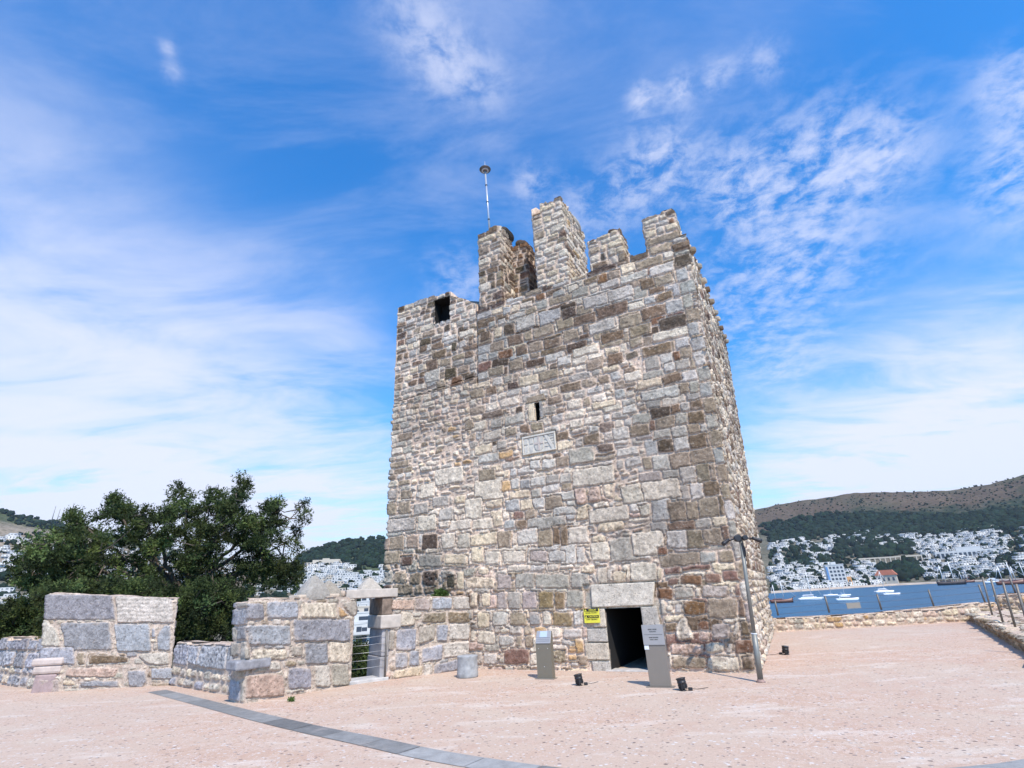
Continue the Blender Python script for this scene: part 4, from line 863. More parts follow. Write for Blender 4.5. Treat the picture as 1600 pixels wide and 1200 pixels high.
        me = bpy.data.meshes.new('coping_stone'); bm.to_mesh(me); bm.free()
        a = me.color_attributes.new('Col', 'FLOAT_COLOR', 'POINT'); cc = np.ones((len(me.vertices), 4), np.float32); cc[:, :3] = PAL[c]; a.data.foreach_set('color', cc.ravel())
        o = put('coping_stone', me, STONE, par); o.location = fc.pt(s, z, off); o.scale = (w, d, h); o.rotation_euler = (0, 0, math.atan2(fc.t[1], fc.t[0])); return o
    cone(fb, 1.42, 1.98, .36, .44, .28, 'blue', 3, -.25); cone(fb, 1.85, 1.98, .30, .32, .26, 'grey', 8, -.32); cone(fg, .42, 2.04, .34, .30, .24, 'lblue', 12, -.32)
    mb = MB()
    for (s, w) in ((1.2, .5), (1.75, .5)): mb.box(s - w / 2, s + w / 2, -.5, -.02, 1.90, 1.985, M=Matrix.Translation(Vector(fb.pt(0, 0))) @ Matrix(((fb.t[0], fb.n[0], 0, 0), (fb.t[1], fb.n[1], 0, 0), (0, 0, 1, 0), (0, 0, 0, 1))), bevel=.03)
    mb.build('bedding_mortar', simple('bedding_mortar_mat', (.52, .43, .34), .9, 0, .2, 10, .8), par)
    # wire guard in the gate
    wg = empty('wire_guard', (g0[0], g0[1], 0)); tag(wg, 'slim steel post with thin wires closing the gap in the parapet gate', 'wire guard')
    px_, py_ = np.array(fcC.pt(-.07, 0, .035))[:2] - g0
    mb = MB(); mb.tube([(px_, py_, .0), (px_, py_, 1.10)], .022, 10); mb.build('post', POST, wg)
    q_ = np.array(fb.pt(fb.W - .02, 0, -.2))[:2] - g0
    for k in range(5):
        z = .30 + k * .165; mb = MB(); p0 = Vector((px_, py_, z + .02)); p1 = Vector((q_[0], q_[1], z - .01))
        mb.tube([p0, (p0 + p1) / 2 - Vector((0, 0, .012)), p1], .0045, 6); mb.build('wire', simple('gate_wire', (.5, .5, .5), .4, .5, .05, 5, 0) if k == 0 else bpy.data.materials['gate_wire'], wg)
    # fluted-looking drum of a column
    dr = gnd(730, 1059); o = MB()
    prof = [(.26, 0), (.275, .02), (.272, .1), (.262, .30), (.262, .46), (.27, .485), (.262, .50), (.2, .502), (0, .505)]
    o.lathe(prof, 40); me = o.mesh('column_drum'); d = put('column_drum', me, simple('grey_marble_drum', (.34, .345, .35), .85, 0, .28, 7, .7)); d.location = (dr[0], dr[1] + .1, 0); d.scale = (.92, .92, .92)
    tag(d, 'short grey marble column drum standing at the foot of the wall beside the tower', 'column drum')
build_parapet()

# ------------------------------------------------------------------ low wall and ledge at the far right
def build_right():
    rs = np.random.RandomState(31)
    w = empty('terrace_wall', (0, 0, 0)); tag(w, 'low wall of pale rubble along the far right edge of the terrace, above the sea', 'low wall')
    mixr = dict(white=4, cream=3, grey=1, tan=1, ochre=.8, pink=1.5)
    a, b, c = np.array((8.6, 21.65)), np.array((18.3, 21.95)), np.array((23.5, 17.2))
    mort = np.array([.50, .385, .30])
    f = Face(a, b)
    st = gen(rs, 0, 40, -.1, 1.6, (.10, .22), (.12, .42), mixr, .035, .045, .055, sub=.2, rough=1.9, gap=.008)
    t1 = rstop(.0, .04, 71, .35)
    pts = [a, b, b - f.n * .5 + f.t * .5, a - f.n * .5]
    tops_ = [f.hit(x, y) for x, y in ((1213, 966), (1296, 962), (1377, 956), (1458, 950), (1512, 943), (1580, 936))]
    zt = lambda s: (float(np.interp(s, [q[0] for q in tops_], [q[1] for q in tops_])) - .05 + t1(s)) if s < f.W else .4
    me, _ = wall_mesh('rubble_run', pts, pts, zt, st, .03, .03, -.2, cap=((.05, .02), (.2, .02)), seed=12, mortar=mort, warp=.03, fine=(.03, .1, .15, .1)); o = put('rubble_run', me, STONE, w); o['label'] = 'long run facing the camera'
    f2 = Face(b, c); pts = [b + f.t * .03, c, c + f2.n * -.5, b - f2.n * .5 + f.t * .05]
    me, _ = wall_mesh('rubble_run', pts, pts, rstop(.85, .05, 72, .35), st, .03, .03, -.2, cap=((.05, .02), (.2, .02)), seed=13, mortar=mort, warp=.03, fine=(.03, .1, .15, .1)); o = put('rubble_run', me, STONE, w); o['label'] = 'return run on the right, a little higher'
    # ledge
    e0 = np.array((16.9, 21.7, 0)); e1 = gnd(1600, 1019); d = (e1 - e0)[:2]; d /= np.linalg.norm(d)
    p0 = e0[:2]; p1 = e1[:2] + d * 3.5
    fl = Face(p0, p1)
    pts = [p0, p1, p1 + np.array((6.5, 0)), p0 + np.array((1.2, .3))]
    st = gen(rs, 0, fl.W + 30, -.1, .6, (.10, .20), (.2, .5), dict(tan=2, olive=1, brown=1, cream=1), .04, .04, .04, rough=2)  # ledge sides coloured in tan, olive, brown and cream
    me, _ = wall_mesh('stone_ledge', pts, pts, rstop(.27, .025, 74, .4), st, .03, .03, -.1, cap=((.12, .03), (.35, .04), (.7, .06)), seed=15, mortar=np.array([.36, .32, .24]), warp=.03, fine=(.03, .2, .2, .2))
    lg = put('stone_ledge', me, STONE); tag(lg, 'raised rubble ledge with olive brown edge under the row of tall posts at right', 'stone ledge')
    for v in range(3):
        pass
    # loose stones bedded in the ledge top
    bm = bmesh.new(); V = []
    for k in range(240):
        u = rs.uniform(0, 1); q = p0 + (p1 - p0) * u + np.array((rs.uniform(.1, 2.6), rs.uniform(0, .3)))
        r_ = bmesh.ops.create_icosphere(bm, subdivisions=2, radius=1); sx, sy, sz = rs.uniform(.06, .22), rs.uniform(.05, .18), rs.uniform(.03, .07); an = rs.uniform(0, 3)
        for v in r_['verts']:
            n = 1 + rs.uniform(-.2, .2); v.co = Vector((v.co.x * sx * n, v.co.y * sy * n, v.co.z * sz))
        bmesh.ops.transform(bm, matrix=Matrix.Translation((q[0], q[1], .30)) @ Matrix.Rotation(an, 4, 'Z'), verts=r_['verts'])
    me = bpy.data.meshes.new('bedded_stones'); bm.to_mesh(me); bm.free()
    a_ = me.color_attributes.new('Col', 'FLOAT_COLOR', 'POINT'); n = len(me.vertices); cc = np.ones((n, 4), np.float32); base = np.array([jcol(pick(dict(white=2, cream=3, grey=2, green=.6), rs), rs) for _ in range(n // 42 + 1)]).repeat(42, 0)[:n]; cc[:, :3] = base; a_.data.foreach_set('color', cc.ravel())
    put('bedded_stones', me, STONE, lg)['kind'] = 'stuff'
    # wire fence on the far wall
    def post_on(root, x, y0, y1, P, ztop_of, r=.028):
        mb = MB(); mb.tube([(P[0], P[1], P[2]), (P[0], P[1], ztop_of)], r, 10); return mb.build('post', POST, root)
    fence = empty('wire_fence', (0, 0, 0)); tag(fence, 'brown steel posts and thin wires standing on the low wall above the sea', 'wire fence')
    ff = Face(a - f.n * .22, b - f.n * .22); tops = []
    for (xt, yt, xb, yb) in ((1211, 938, 1217, 968), (1290, 931, 1296, 962), (1372, 928, 1377, 958), (1452, 921, 1459, 952), (1531, 913, 1538, 944)):
        s, z = ff.hit((xt + xb) / 2, (yt + yb) / 2); _, zt_ = ff.hit((xt + xb) / 2, yt); P = ff.pt(s, .55)
        post_on(fence, 0, 0, 0, P, zt_, .032); tops.append((P[0], P[1], zt_))
    s, z = Face(b, c).hit(1588, 930); P = Face(b, c).pt(s, .9, -.25); zt2 = Face(b, c).hit(1583, 901)[1]; post_on(fence, 0, 0, 0, P, zt2, .032); tops.append((P[0], P[1], zt2))
    for dz in (.06, .28, .5, .72):
        mb = MB()
        for p, q in zip(tops[:-1], tops[1:]): mb.tube([(p[0], p[1], p[2] - dz), (q[0], q[1], q[2] - dz)], .005, 5)
        mb.build('wire', WIRE, fence)
    s0, z0 = ff.hit(1324, 951); s1, z1 = ff.hit(1343, 941)
    mb = MB(); M = Matrix.Translation(Vector(ff.pt(0, 0))) @ Matrix(((ff.t[0], ff.n[0], 0, 0), (ff.t[1], ff.n[1], 0, 0), (0, 0, 1, 0), (0, 0, 0, 1)))
    mb.box(s0, s1, .0, .012, z0, z1, M=M); mb.build('notice_plate', simple('dull_notice_plate', (.26, .24, .21), .6, .1, .05, 5, 0), fence)
    f3 = empty('post_fence', (0, 0, 0)); tag(f3, 'row of tall bare steel posts leaning over the raised stone ledge at the right edge', 'post fence')
    for (xb, yb, xt, yt) in ((1551, 964, 1542, 901), (1567, 973, 1555, 904), (1587, 983, 1575, 909), (1612, 999, 1597, 912)):
        g_ = gnd(xb, yb, .29); # height from the top pixel on the vertical through the foot
        h = np.linalg.norm(g_[:2]); d_ = ray(xt, yt); zz = EYE[2] + d_[2] * h / np.linalg.norm(d_[:2])
        l_ = EYE[:2] + d_[:2] * h / np.linalg.norm(d_[:2]); lean = (l_ - g_[:2]) * .5
        mb = MB(); mb.tube([(g_[0], g_[1], .25), (g_[0] + lean[0], g_[1] + lean[1], zz)], .028, 12); mb.build('post', POST, f3)
build_right()

# ------------------------------------------------------------------ small things on the terrace
def text_obj(body, size, loc, rot, mat, parent, extrude=.0015, name='lettering', align='CENTER', bold=False):
    c = bpy.data.curves.new(name, 'FONT'); c.body = body; c.size = size; c.extrude = extrude; c.align_x = align; c.align_y = 'CENTER'
    c.resolution_u = 2
    if bold: c.offset = size * .02
    t = bpy.data.objects.new(name + '_tmp', c); COL.objects.link(t)
    dg = bpy.context.evaluated_depsgraph_get(); me = bpy.data.meshes.new_from_object(t.evaluated_get(dg)); bpy.data.objects.remove(t)
    me.name = name; me.materials.clear(); o = put(name, me, mat, parent); o.location = loc; o.rotation_euler = rot; return o

def build_props():
    R90 = math.pi / 2
    # --- caution sign on the left jamb
    az = math.atan2(FT.t[1], FT.t[0])
    c_ = FT.hit(926, 962); p = FT.pt(c_[0] + .0, c_[1], .055)
    sg = empty('caution_sign', p, az); tag(sg, 'small yellow and black caution sign fixed beside the tower doorway', 'warning sign')
    W, H = .40, .315
    mb = MB(); mb.box(-W / 2, W / 2, 0, .012, -H / 2, H / 2, M=Matrix.Translation((0, -.012, 0)), bevel=.003); mb.build('panel', YELLOW, sg)
    for k, (z, big, small) in enumerate(((.10, 'DİKKAT', 'ALÇAK TAVAN !'), (-.045, 'CAUTION', 'LOW CEILING !'))):
        mb = MB(); mb.box(-W / 2 + .02, W / 2 - .02, -.0165, -.0125, z - .002, z + .058); mb.build('black_band', SIGNBLACK, sg)
        mb = MB(); Mx = Matrix.Translation((-.145, -.0172, z + .006)) @ Matrix.Rotation(R90, 4, 'X'); mb.prism([(-.032, 0), (.032, 0), (0, .044)], -.0005, .0015, M=Mx); mb.build('warning_triangle', YELLOW, sg)
        text_obj(big, .052, (.035, -.0172, z + .028), (R90, 0, 0), YELLOW, sg, bold=True)
        text_obj(small, .042, (.0, -.0130, z - .035), (R90, 0, 0), SIGNBLACK, sg, bold=True)
    # --- information pylons
    def pylon(base, face_az, wd, ht, dp, label, kind):
        r = empty('information_pylon', (base[0], base[1], 0), face_az); tag(r, label, 'information stand', None)
        mb = MB(); mb.box(-wd / 2 - .05, wd / 2 + .05, -.06, dp + .05, .0, .012, bevel=.003); mb.build('base_plate', GREYMETAL, r)
        return r
    B1 = gnd(852, 1061); r = pylon(B1, az + .05, .36, .95, .12, 'olive grey metal pylon with a sloping blue topped panel against the tower wall', 'info')
    mb = MB(); mb.prism([(-.005, .012), (.16, .012), (.16, .93), (.115, .95), (-.005, .70)], -.18, .18, M=Matrix(((0, 0, 1, 0), (1, 0, 0, 0), (0, 1, 0, 0), (0, 0, 0, 1)))); mb.build('body', simple('olive_grey_metal', (.19, .168, .128), .5, .2, .04, 5, .03), r)
    # sloping reading panel: from (y=-.005, z=.70) to (y=.115, z=.95)
    sl = math.atan2(.25, .12); L = math.hypot(.12, .25)
    pn = empty('panel', (0, -.008, .70)); pn.parent = r; pn.rotation_euler = (sl, 0, 0)
    mb = MB(); mb.box(-.18, .18, 0, L, 0.0, .012, bevel=.003); mb.build('plate', PLATE, pn)
    mb = MB(); mb.box(-.09, .085, .135, .265, .0135, .0155); mb.build('notice', BLUEP, pn)
    mb = MB(); mb.box(-.17, .17, .120, .128, .0125, .0135); mb.box(-.16, .16, .045, .055, .0125, .0135); mb.box(-.16, .16, .085, .092, .0125, .0135); mb.build('printed_lines', simple('grey_print', (.16, .16, .17), .5, 0, .03, 5, 0), pn)
    for (x, z) in ((-.115, .60), (.105, .60), (0, .24)):
        mb = MB(); mb.lathe([(.009, 0), (.009, .004), (.005, .007), (0, .008)], 10, M=Matrix.Translation((x, -.0055, z)) @ Matrix.Rotation(R90, 4, 'X')); mb.build('screw', simple('bright_screw', (.6, .6, .6), .3, .6, .03, 5, 0) if 'bright_screw' not in bpy.data.materials else bpy.data.materials['bright_screw'], r)
    B2 = gnd(1032, 1074); r = pylon(B2, az + .06, .42, 1.1, .1, 'grey metal pylon with a pale lettered plate right of the doorway', 'sign')
    mb = MB(); mb.box(-.195, .195, 0, .11, .012, 1.06, bevel=.006); mb.build('body', GREYMETAL, r)
    mb = MB(); mb.box(-.205, .205, -.016, -.002, .715, 1.07, bevel=.003); mb.build('plate', PLATE, r)
    ink = simple('black_ink', (.02, .02, .02), .5, 0, .03, 5, 0)
    # four short printed lines, two words each, too small in the photo to be read: rows of letter-sized strokes
    rw = random.Random(4)
    for words, za, zb in ((((460, 720), (760, 1025)), 260, 335), (((530, 765), (790, 990)), 388, 448), (((465, 690), (720, 1065)), 705, 765), (((510, 760), (795, 1020)), 818, 875)):
        mb = MB(); kx = .41 / 1400; z0_, z1_ = 1.07 - (zb - 40) * .355 / 1090, 1.07 - (za - 40) * .355 / 1090
        for a_, b_ in words:
            x = a_
            while x < b_ - 20:
                w_ = rw.choice((30, 36, 42)); x0_, x1_ = (x - 755) * kx, (min(x + w_, b_) - 755) * kx; st_ = 11 * kx
                mb.box(x0_, x0_ + st_, -.0175, -.0163, z0_, z1_); mb.box(x1_ - st_, x1_, -.0175, -.0163, z0_, z1_)
                zz_ = rw.choice((z0_, (z0_ + z1_) / 2, z1_ - st_)); mb.box(x0_ + st_, x1_ - st_, -.0175, -.0163, zz_, zz_ + st_); x += w_ + 12
        mb.build('lettering', ink, r)
    mb = MB(); mb.box(-.178, .178, -.0175, -.0162, .893, .898); mb.build('dividing_line', ink, r)
    mb = MB(); mb.box(-.20, -.115, -.006, -.001, .635, .708); mb.box(-.165, -.150, -.0075, -.006, .648, .68); mb.box(-.185, -.175, -.0075, -.006, .655, .665); mb.build('sticker', WHITEP, r)
    # --- ground floodlights
    def flood():
        r = empty('floodlight', (0, 0, 0))
        mb = MB(); mb.lathe([(.085, 0), (.085, .012), (.05, .02), (.05, .03), (0, .031)], 20); mb.build('base', DARKMETAL, r)
        M = Matrix.Translation((0, 0, .15)) @ Matrix.Rotation(math.radians(-9), 4, 'Y') @ Matrix.Diagonal((1.18, 1.18, .86, 1))
        mb = MB(); mb.lathe([(.03, -.14), (.072, -.13), (.078, -.05), (.078, .0), (.084, .005), (.084, .02), (.078, .022), (.082, .085), (.09, .09), (.09, .105), (.07, .107), (0, .1)], 24, M=M)
        for k in range(5): mb.lathe([(.076, -.12 + k * .018), (.086, -.118 + k * .018), (.086, -.112 + k * .018), (.076, -.110 + k * .018)], 20, M=M)
        mb.build('housing', DARKMETAL, r)
        mb = MB(); mb.lathe([(0, .107), (.068, .108), (.066, .112), (0, .114)], 20, M=M); mb.build('lens', GLASS, r)
        mb = MB(); mb.box(-.012, .012, -.115, -.107, .02, .18, bevel=.003); mb.box(-.012, .012, .107, .115, .02, .18, bevel=.003); mb.box(-.012, .012, -.115, .115, .018, .026); mb.build('bracket', DARKMETAL, r)
        mb = MB(); mb.box(.12, .21, -.035, .035, .0, .06, bevel=.01); mb.build('junction_box', DARKMETAL, r)
        mb = MB(); mb.tube([(.02, 0, .05), (.08, .01, .035), (.13, .02, .04), (.22, .05, .03), (.30, .12, .012), (.40, .22, .01), (.52, .36, .01)], .005, 6); mb.build('cable', DARKMETAL, r)
        return r
    def copy_tree(o, parent=None):
        c = o.copy(); COL.objects.link(c); c.parent = parent
        for ch in [x for x in bpy.data.objects if x.parent == o and x != c]: copy_tree(ch, c)
        return c
    f1 = flood(); f1.scale = (.82, .82, .82); kids = list(f1.children)
    def dup(label, loc, rz):
        c = f1.copy(); COL.objects.link(c)
        for k in kids: q = k.copy(); COL.objects.link(q); q.parent = c
        c['label'] = label; c.location = loc; c.rotation_euler = (0, 0, rz); return c
    G = [gnd(905, 1071), gnd(1067, 1079), gnd(1229, 1023)]
    f1.location = (G[0][0], G[0][1], 0.001); tag(f1, 'small black floodlight on the ground left of the doorway', 'floodlight', 'floodlights round the tower')
    for f_ in (dup('small black floodlight on the ground beside the lettered pylon', (G[1][0], G[1][1], .001), -.35), dup('small black floodlight alone on the terrace right of the tower', (G[2][0], G[2][1], .001), 2.4)):
        f_['category'] = 'floodlight'
    # --- lamp pole at the corner
    b_ = gnd(1189, 1066); h = np.linalg.norm(b_[:2]); d = ray(1161, 843); k = h / np.linalg.norm(d[:2]); tp = EYE + d * k
    lp = empty('lamp_pole', (b_[0], b_[1], 0)); tag(lp, 'grey lamp pole with two small black spotlights leaning at the corner of the tower', 'lamp pole')
    T = Vector((tp[0] - b_[0], tp[1] - b_[1], tp[2])) * 1.0
    T.x *= .8; T.y *= .8
    mb = MB(); mb.lathe([(.085, 0), (.085, .015), (.06, .03), (.055, .05), (0, .05)], 20); mb.build('foot', simple('rusty_foot', (.3, .2, .17), .7, .2, .3, 20, .3), lp)
    s_ = T * .32
    mb = MB(); mb.tube([(0, 0, .03), s_], .052, 16); mb.build('sleeve', POLE, lp)
    mb = MB(); mb.tube([s_ * .99, s_ * 1.012], .055, 16); mb.build('collar', WHITEP, lp)
    mb = MB(); mb.tube([s_, T], .036, 16); mb.build('shaft', POLE, lp)
    mb = MB(); mb.box(-.02, .02, -.05, -.03, -.33, -.06, M=Matrix.Translation(T), bevel=.005); mb.tube([Vector(T) + Vector((0, -.045, -.04)), Vector(T) + Vector((.02, -.07, -.2)), Vector(T) + Vector((0, -.05, -.42))], .008, 6); mb.build('cable', DARKMETAL, lp)
    ta = Vector((FT.t[0], FT.t[1], 0)) * .6 + Vector((1, 0, 0)) * .4; ta.normalize()
    mb = MB(); mb.tube([T - ta * .26 + Vector((0, 0, -.01)), T - ta * .1 + Vector((0, 0, .03)), T + Vector((0, 0, .04)), T + ta * .1 + Vector((0, 0, .03)), T + ta * .26], .014, 8); mb.build('crossarm', DARKMETAL, lp)
    for sgn, dr in ((-1, Vector((-.75, -.25, -.42))), (1, Vector((.85, -.1, -.38)))):
        c0 = T + ta * sgn * .07 + Vector((0, -.03, .03)); sp = empty('spotlight', c0); sp.parent = lp; sp.rotation_euler = Vector((0, -1, .05)).to_track_quat('Z', 'Y').to_euler()
        k = 1.1 if sgn < 0 else .8
        mb = MB(); mb.lathe([(.03 * k, -.07), (.06 * k, -.05), (.066 * k, .02), (.07 * k, .035), (.055 * k, .04), (0, .032)], 20); mb.build('housing', DARKMETAL, sp)
        c1 = T + ta * sgn * .26; d_ = dr.normalized(); sp = empty('spotlight', c1); sp.parent = lp; sp.rotation_euler = d_.to_track_quat('Z', 'Y').to_euler()
        mb = MB(); mb.lathe([(.018, -.05), (.03, -.045), (.036, .0), (.042, .10), (.044, .14), (.036, .142), (0, .13)], 18); mb.build('housing', DARKMETAL, sp)
        mb = MB(); mb.lathe([(0, .131), (.034, .134), (0, .137)], 14); mb.build('lens', GLASS, sp)
    # --- lightning rod on the tower
    rb = FT.pt(3.97, 13.9, -.35); h = np.linalg.norm(rb[:2]); d = ray(757, 252); zt = EYE[2] + d[2] * h / np.linalg.norm(d[:2]); d2 = ray(759, 265); zd = EYE[2] + d2[2] * h / np.linalg.norm(d2[:2])
    lr = empty('lightning_rod', rb); tag(lr, 'thin pale mast with a round disc head rising from the narrow merlon', 'lightning rod')
    tx = (EYE + d * h / np.linalg.norm(d[:2]))[:2] - np.array(rb[:2])
    zd -= rb[2]; zt -= rb[2]; fx = lambda z: (tx[0] * z / zt, tx[1] * z / zt, z)
    al = simple('pale_mast_metal', (.50, .52, .56), .35, .4, .05, 5, 0)
    mb = MB(); mb.tube([fx(-.2), fx(zd)], .034, 12); mb.build('mast', al, lr)
    for q in (.25, .5, .75): mb = MB(); mb.tube([fx(zd * q), fx(zd * q + .05)], .042, 12); mb.build('clamp', DARKMETAL, lr)
    p_ = fx(zd); hd = empty('disc_head', p_); hd.parent = lr
    mb = MB(); mb.lathe([(.05, -.10), (.10, -.06), (.205, -.02), (.225, .0), (.205, .03), (.10, .06), (.04, .10), (0, .10)], 28); mb.build('disc', simple('disc_metal', (.15, .14, .14), .4, .5, .1, 5, 0), hd)
    mb = MB(); mb.lathe([(.115, -.068), (.14, -.062), (.14, -.05), (.115, -.055)], 28); mb.build('ring', al, hd)
    mb = MB(); mb.tube([(0, 0, .09), (0, 0, zt - zd)], [.02, .006], 8); mb.build('spike', al, hd)
build_props()

# ------------------------------------------------------------------ sea, hills and the town round the bay
SEA = -9.0
RID = np.array([(-80, .16, 1500), (-60, .15, 1500), (-45.4, .142, 1450), (-43, .134, 1450), (-41.3, .128, 1450), (-35, .105, 1450), (-28, .078, 1400), (-24.5, .068, 1350), (-22.9, .077, 1300), (-20.6, .096, 1250),
                (-17.9, .1075, 1250), (-14.4, .1095, 1300), (-8, .105, 1400), (5, .10, 1500), (15, .112, 1700), (24.4, .1206, 1800), (28.3, .1266, 1800), (33, .1278, 1800), (39.4, .113, 1850), (42.3, .1145, 1850),
                (44.4, .1214, 1900), (50, .14, 1900), (80, .14, 1900)])
SHORE_PX = [(1205, 927), (1250, 924), (1340, 918), (1400, 914.5), (1480, 911), (1550, 908.5), (1600, 907)]
_sh = [(math.degrees(math.atan2(*gnd(x, y, SEA)[:2])), float(np.hypot(*gnd(x, y, SEA)[:2]))) for x, y in SHORE_PX]
SHR = np.array([(-80, 60), (2, 60), (8, 250), (18, 600)] + _sh + [(60, 900), (80, 900)])
def terrain(az, r):
    az = np.asarray(az, float); r = np.asarray(r, float)
    tn = np.interp(az, RID[:, 0], RID[:, 1]); Rr = np.interp(az, RID[:, 0], RID[:, 2]); r0 = np.interp(az, SHR[:, 0], SHR[:, 1])
    r0 = np.where(r0 < 100, 340, r0)
    t = (r - r0) / (Rr - r0); zr = tn * Rr + 1.7
    tc = np.clip(t, 0, 1); g = .34 * tc + .66 * tc ** 1.9
    x = r * np.sin(np.radians(az)); y = r * np.cos(np.radians(az))
    rough = fbm(x, y, .004, 5, 90) * 46 * np.clip(tc * 2, 0, 1) * (1 - sstep(.80, 1.0, tc) * .8) + fbm(x, y, .03, 4, 91) * 7 * np.clip(tc * 3, 0, 1)
    z = SEA + 1.0 * np.clip(t * 60, -1, 1) + (zr - SEA) * g + rough
    z = np.where(t > 1, zr + rough - (r - Rr) * .12, z)
    z = np.where(t < 0, np.maximum(SEA - 1.0, SEA + 1 + t * 200), z)
    land = np.interp(az, [-90, 0, 6], [1, 1, 0])
    z = np.where((t < 0) & (land > 0), SEA - 1 + 2.0 * land, z)
    return z
RSAMP = np.concatenate([np.linspace(60, 340, 20), np.linspace(350, 2400, 420)])
def on_terrain(px, py):
    d = ray(px, py); az = math.degrees(math.atan2(d[0], d[1])); tn = d[2] / math.hypot(d[0], d[1])
    z = terrain(np.full(len(RSAMP), az), RSAMP); e = (z - 1.7) / RSAMP
    k = np.argmax(e >= tn)
    if e[k] < tn or k == 0: return None
    r = RSAMP[k]; return np.array([r * math.sin(math.radians(az)), r * math.cos(math.radians(az)), z[k]]), r

def build_terrain():
    A = np.linspace(-80, 80, 560); Rr = np.concatenate([np.linspace(36, 330, 16), np.linspace(345, 2000, 190), np.linspace(2030, 3600, 20)])
    AA, RR = np.meshgrid(A, Rr, indexing='ij'); Z = terrain(AA, RR)
    X = RR * np.sin(np.radians(AA)); Y = RR * np.cos(np.radians(AA))
    V = np.stack([X, Y, Z], -1).reshape(-1, 3); idx = np.arange(V.shape[0]).reshape(AA.shape)
    Q = np.stack([idx[:-1, :-1], idx[:-1, 1:], idx[1:, 1:], idx[1:, :-1]], -1).reshape(-1, 4)
    el = (Z - 1.7) / RR; tn = np.interp(AA, RID[:, 0], RID[:, 1]); rel = el / tn
    n = fbm(X, Y, .006, 4, 60) ; n2 = fbm(X, Y, .03, 4, 61)
    base = np.array([.15, .14, .105]); forest = np.array([.028, .045, .030]); brown = np.array([.105, .078, .058]); pale = np.array([.30, .25, .19]); green = np.array([.075, .10, .05])
    C = np.broadcast_to(base, Z.shape + (3,)).copy()
    def lay(C, m, c): m = np.clip(m, 0, 1)[..., None]; return C * (1 - m) + c * m
    right = sstep(10, 20, AA); mid = sstep(-26, -23, AA) * sstep(12, 4, AA); left = sstep(-24, -27, AA)
    C = lay(C, right * sstep(.50, .62, rel + n * .3), forest)
    lim = np.interp(AA, [20, 26, 30, 36, 40, 44, 50], [.66, .66, .76, .76, .76, .82, .9])
    C = lay(C, right * sstep(lim - .04, lim + .05, rel + n * .22 + n2 * .15), brown)
    C = lay(C, right * sstep(41, 45, AA) * sstep(.9, .95, rel + n * .3) * .7, green * .8)
    C = lay(C, mid * sstep(.40, .55, rel + n * .2), green)
    C = lay(C, left * sstep(.45, .6, rel + n * .2), pale)
    C = lay(C, left * sstep(.86, .92, rel + n * .15), green * .9)
    C = C * (1 + .55 * fbm(X, Y, .012, 5, 64))[..., None]; C = lay(C, right * sstep(.02, .16, fbm(X, Y, .008, 4, 66)) * .55, np.array([.085, .085, .055]))
    m, g, b = mat_new('hillside'); at = g.n('ShaderNodeAttribute'); at.attribute_name = 'Col'; co = g.n('ShaderNodeTexCoord').outputs['Object']
    n1 = g.noise(co, .035, 6, .7); v = g.vor(co, .11); v2 = g.noise(co, .12, 4, .7)
    c = g.mix(g.math('MULTIPLY', g.rng(v, .25, .5, 1, 0), g.rng(v2, .42, .58, 0, .85)), at.outputs['Color'], (.045, .058, .032))
    c = g.mix(g.rng(g.noise(g.scale(co, (1, 1, 2.5)), .06, 5, .75), .5, .68, 0, .42), c, (.21, .155, .105)); c = g.mix(g.rng(n1, .5, .75, 0, .4), c, (.25, .19, .13)); g.link(c, b.inputs['Base Color']); b.inputs['Roughness'].default_value = 1; b.inputs['Specular IOR Level'].default_value = 0
    bump(g, b, g.math('ADD', v2, g.math('MULTIPLY', v, -.5)), .8, 6.0)
    tag(put('hills', mesh_np('hills', V, Q, C.reshape(-1, 3), True), m), kind='structure')
    # sea
    m, g, b = mat_new('sea_water'); co = g.n('ShaderNodeTexCoord').outputs['Object']
    b.inputs['Base Color'].default_value = (.012, .09, .19, 1); b.inputs['Roughness'].default_value = .32; b.inputs['IOR'].default_value = 1.333; b.inputs['Specular IOR Level'].default_value = .35
    w1 = g.noise(g.scale(co, (.16, .5, 1), (0, 0, .35)), 1, 6, .65); w2 = g.noise(g.scale(co, (.02, .09, 1), (0, 0, .2)), 1, 4, .6)
    c = g.mix(g.rng(w2, .3, .7, 0, 1), (.02, .09, .17), (.035, .125, .215)); c = g.mix(g.rng(w1, .52, .70, 0, .55), c, (.005, .04, .11)); g.link(c, b.inputs['Base Color'])
    bump(g, b, g.math('ADD', w1, w2), 1.0, .9)
    bm = bmesh.new(); K = 72; rings = []
    for rr in (0, 60, 200, 600, 2000, 6000, 20000):
        rings.append([bm.verts.new((rr * math.cos(2 * math.pi * k / K), rr * math.sin(2 * math.pi * k / K), SEA)) for k in range(K)] if rr else [bm.verts.new((0, 0, SEA))] * K)
    for i in range(len(rings) - 1):
        for k in range(K):
            f = [rings[i][k], rings[i + 1][k], rings[i + 1][(k + 1) % K], rings[i][(k + 1) % K]]
            f = list(dict.fromkeys(f)); bm.faces.new(f)
    me = bpy.data.meshes.new('sea'); bm.to_mesh(me); bm.free(); tag(put('sea', me, m), kind='structure')
build_terrain()

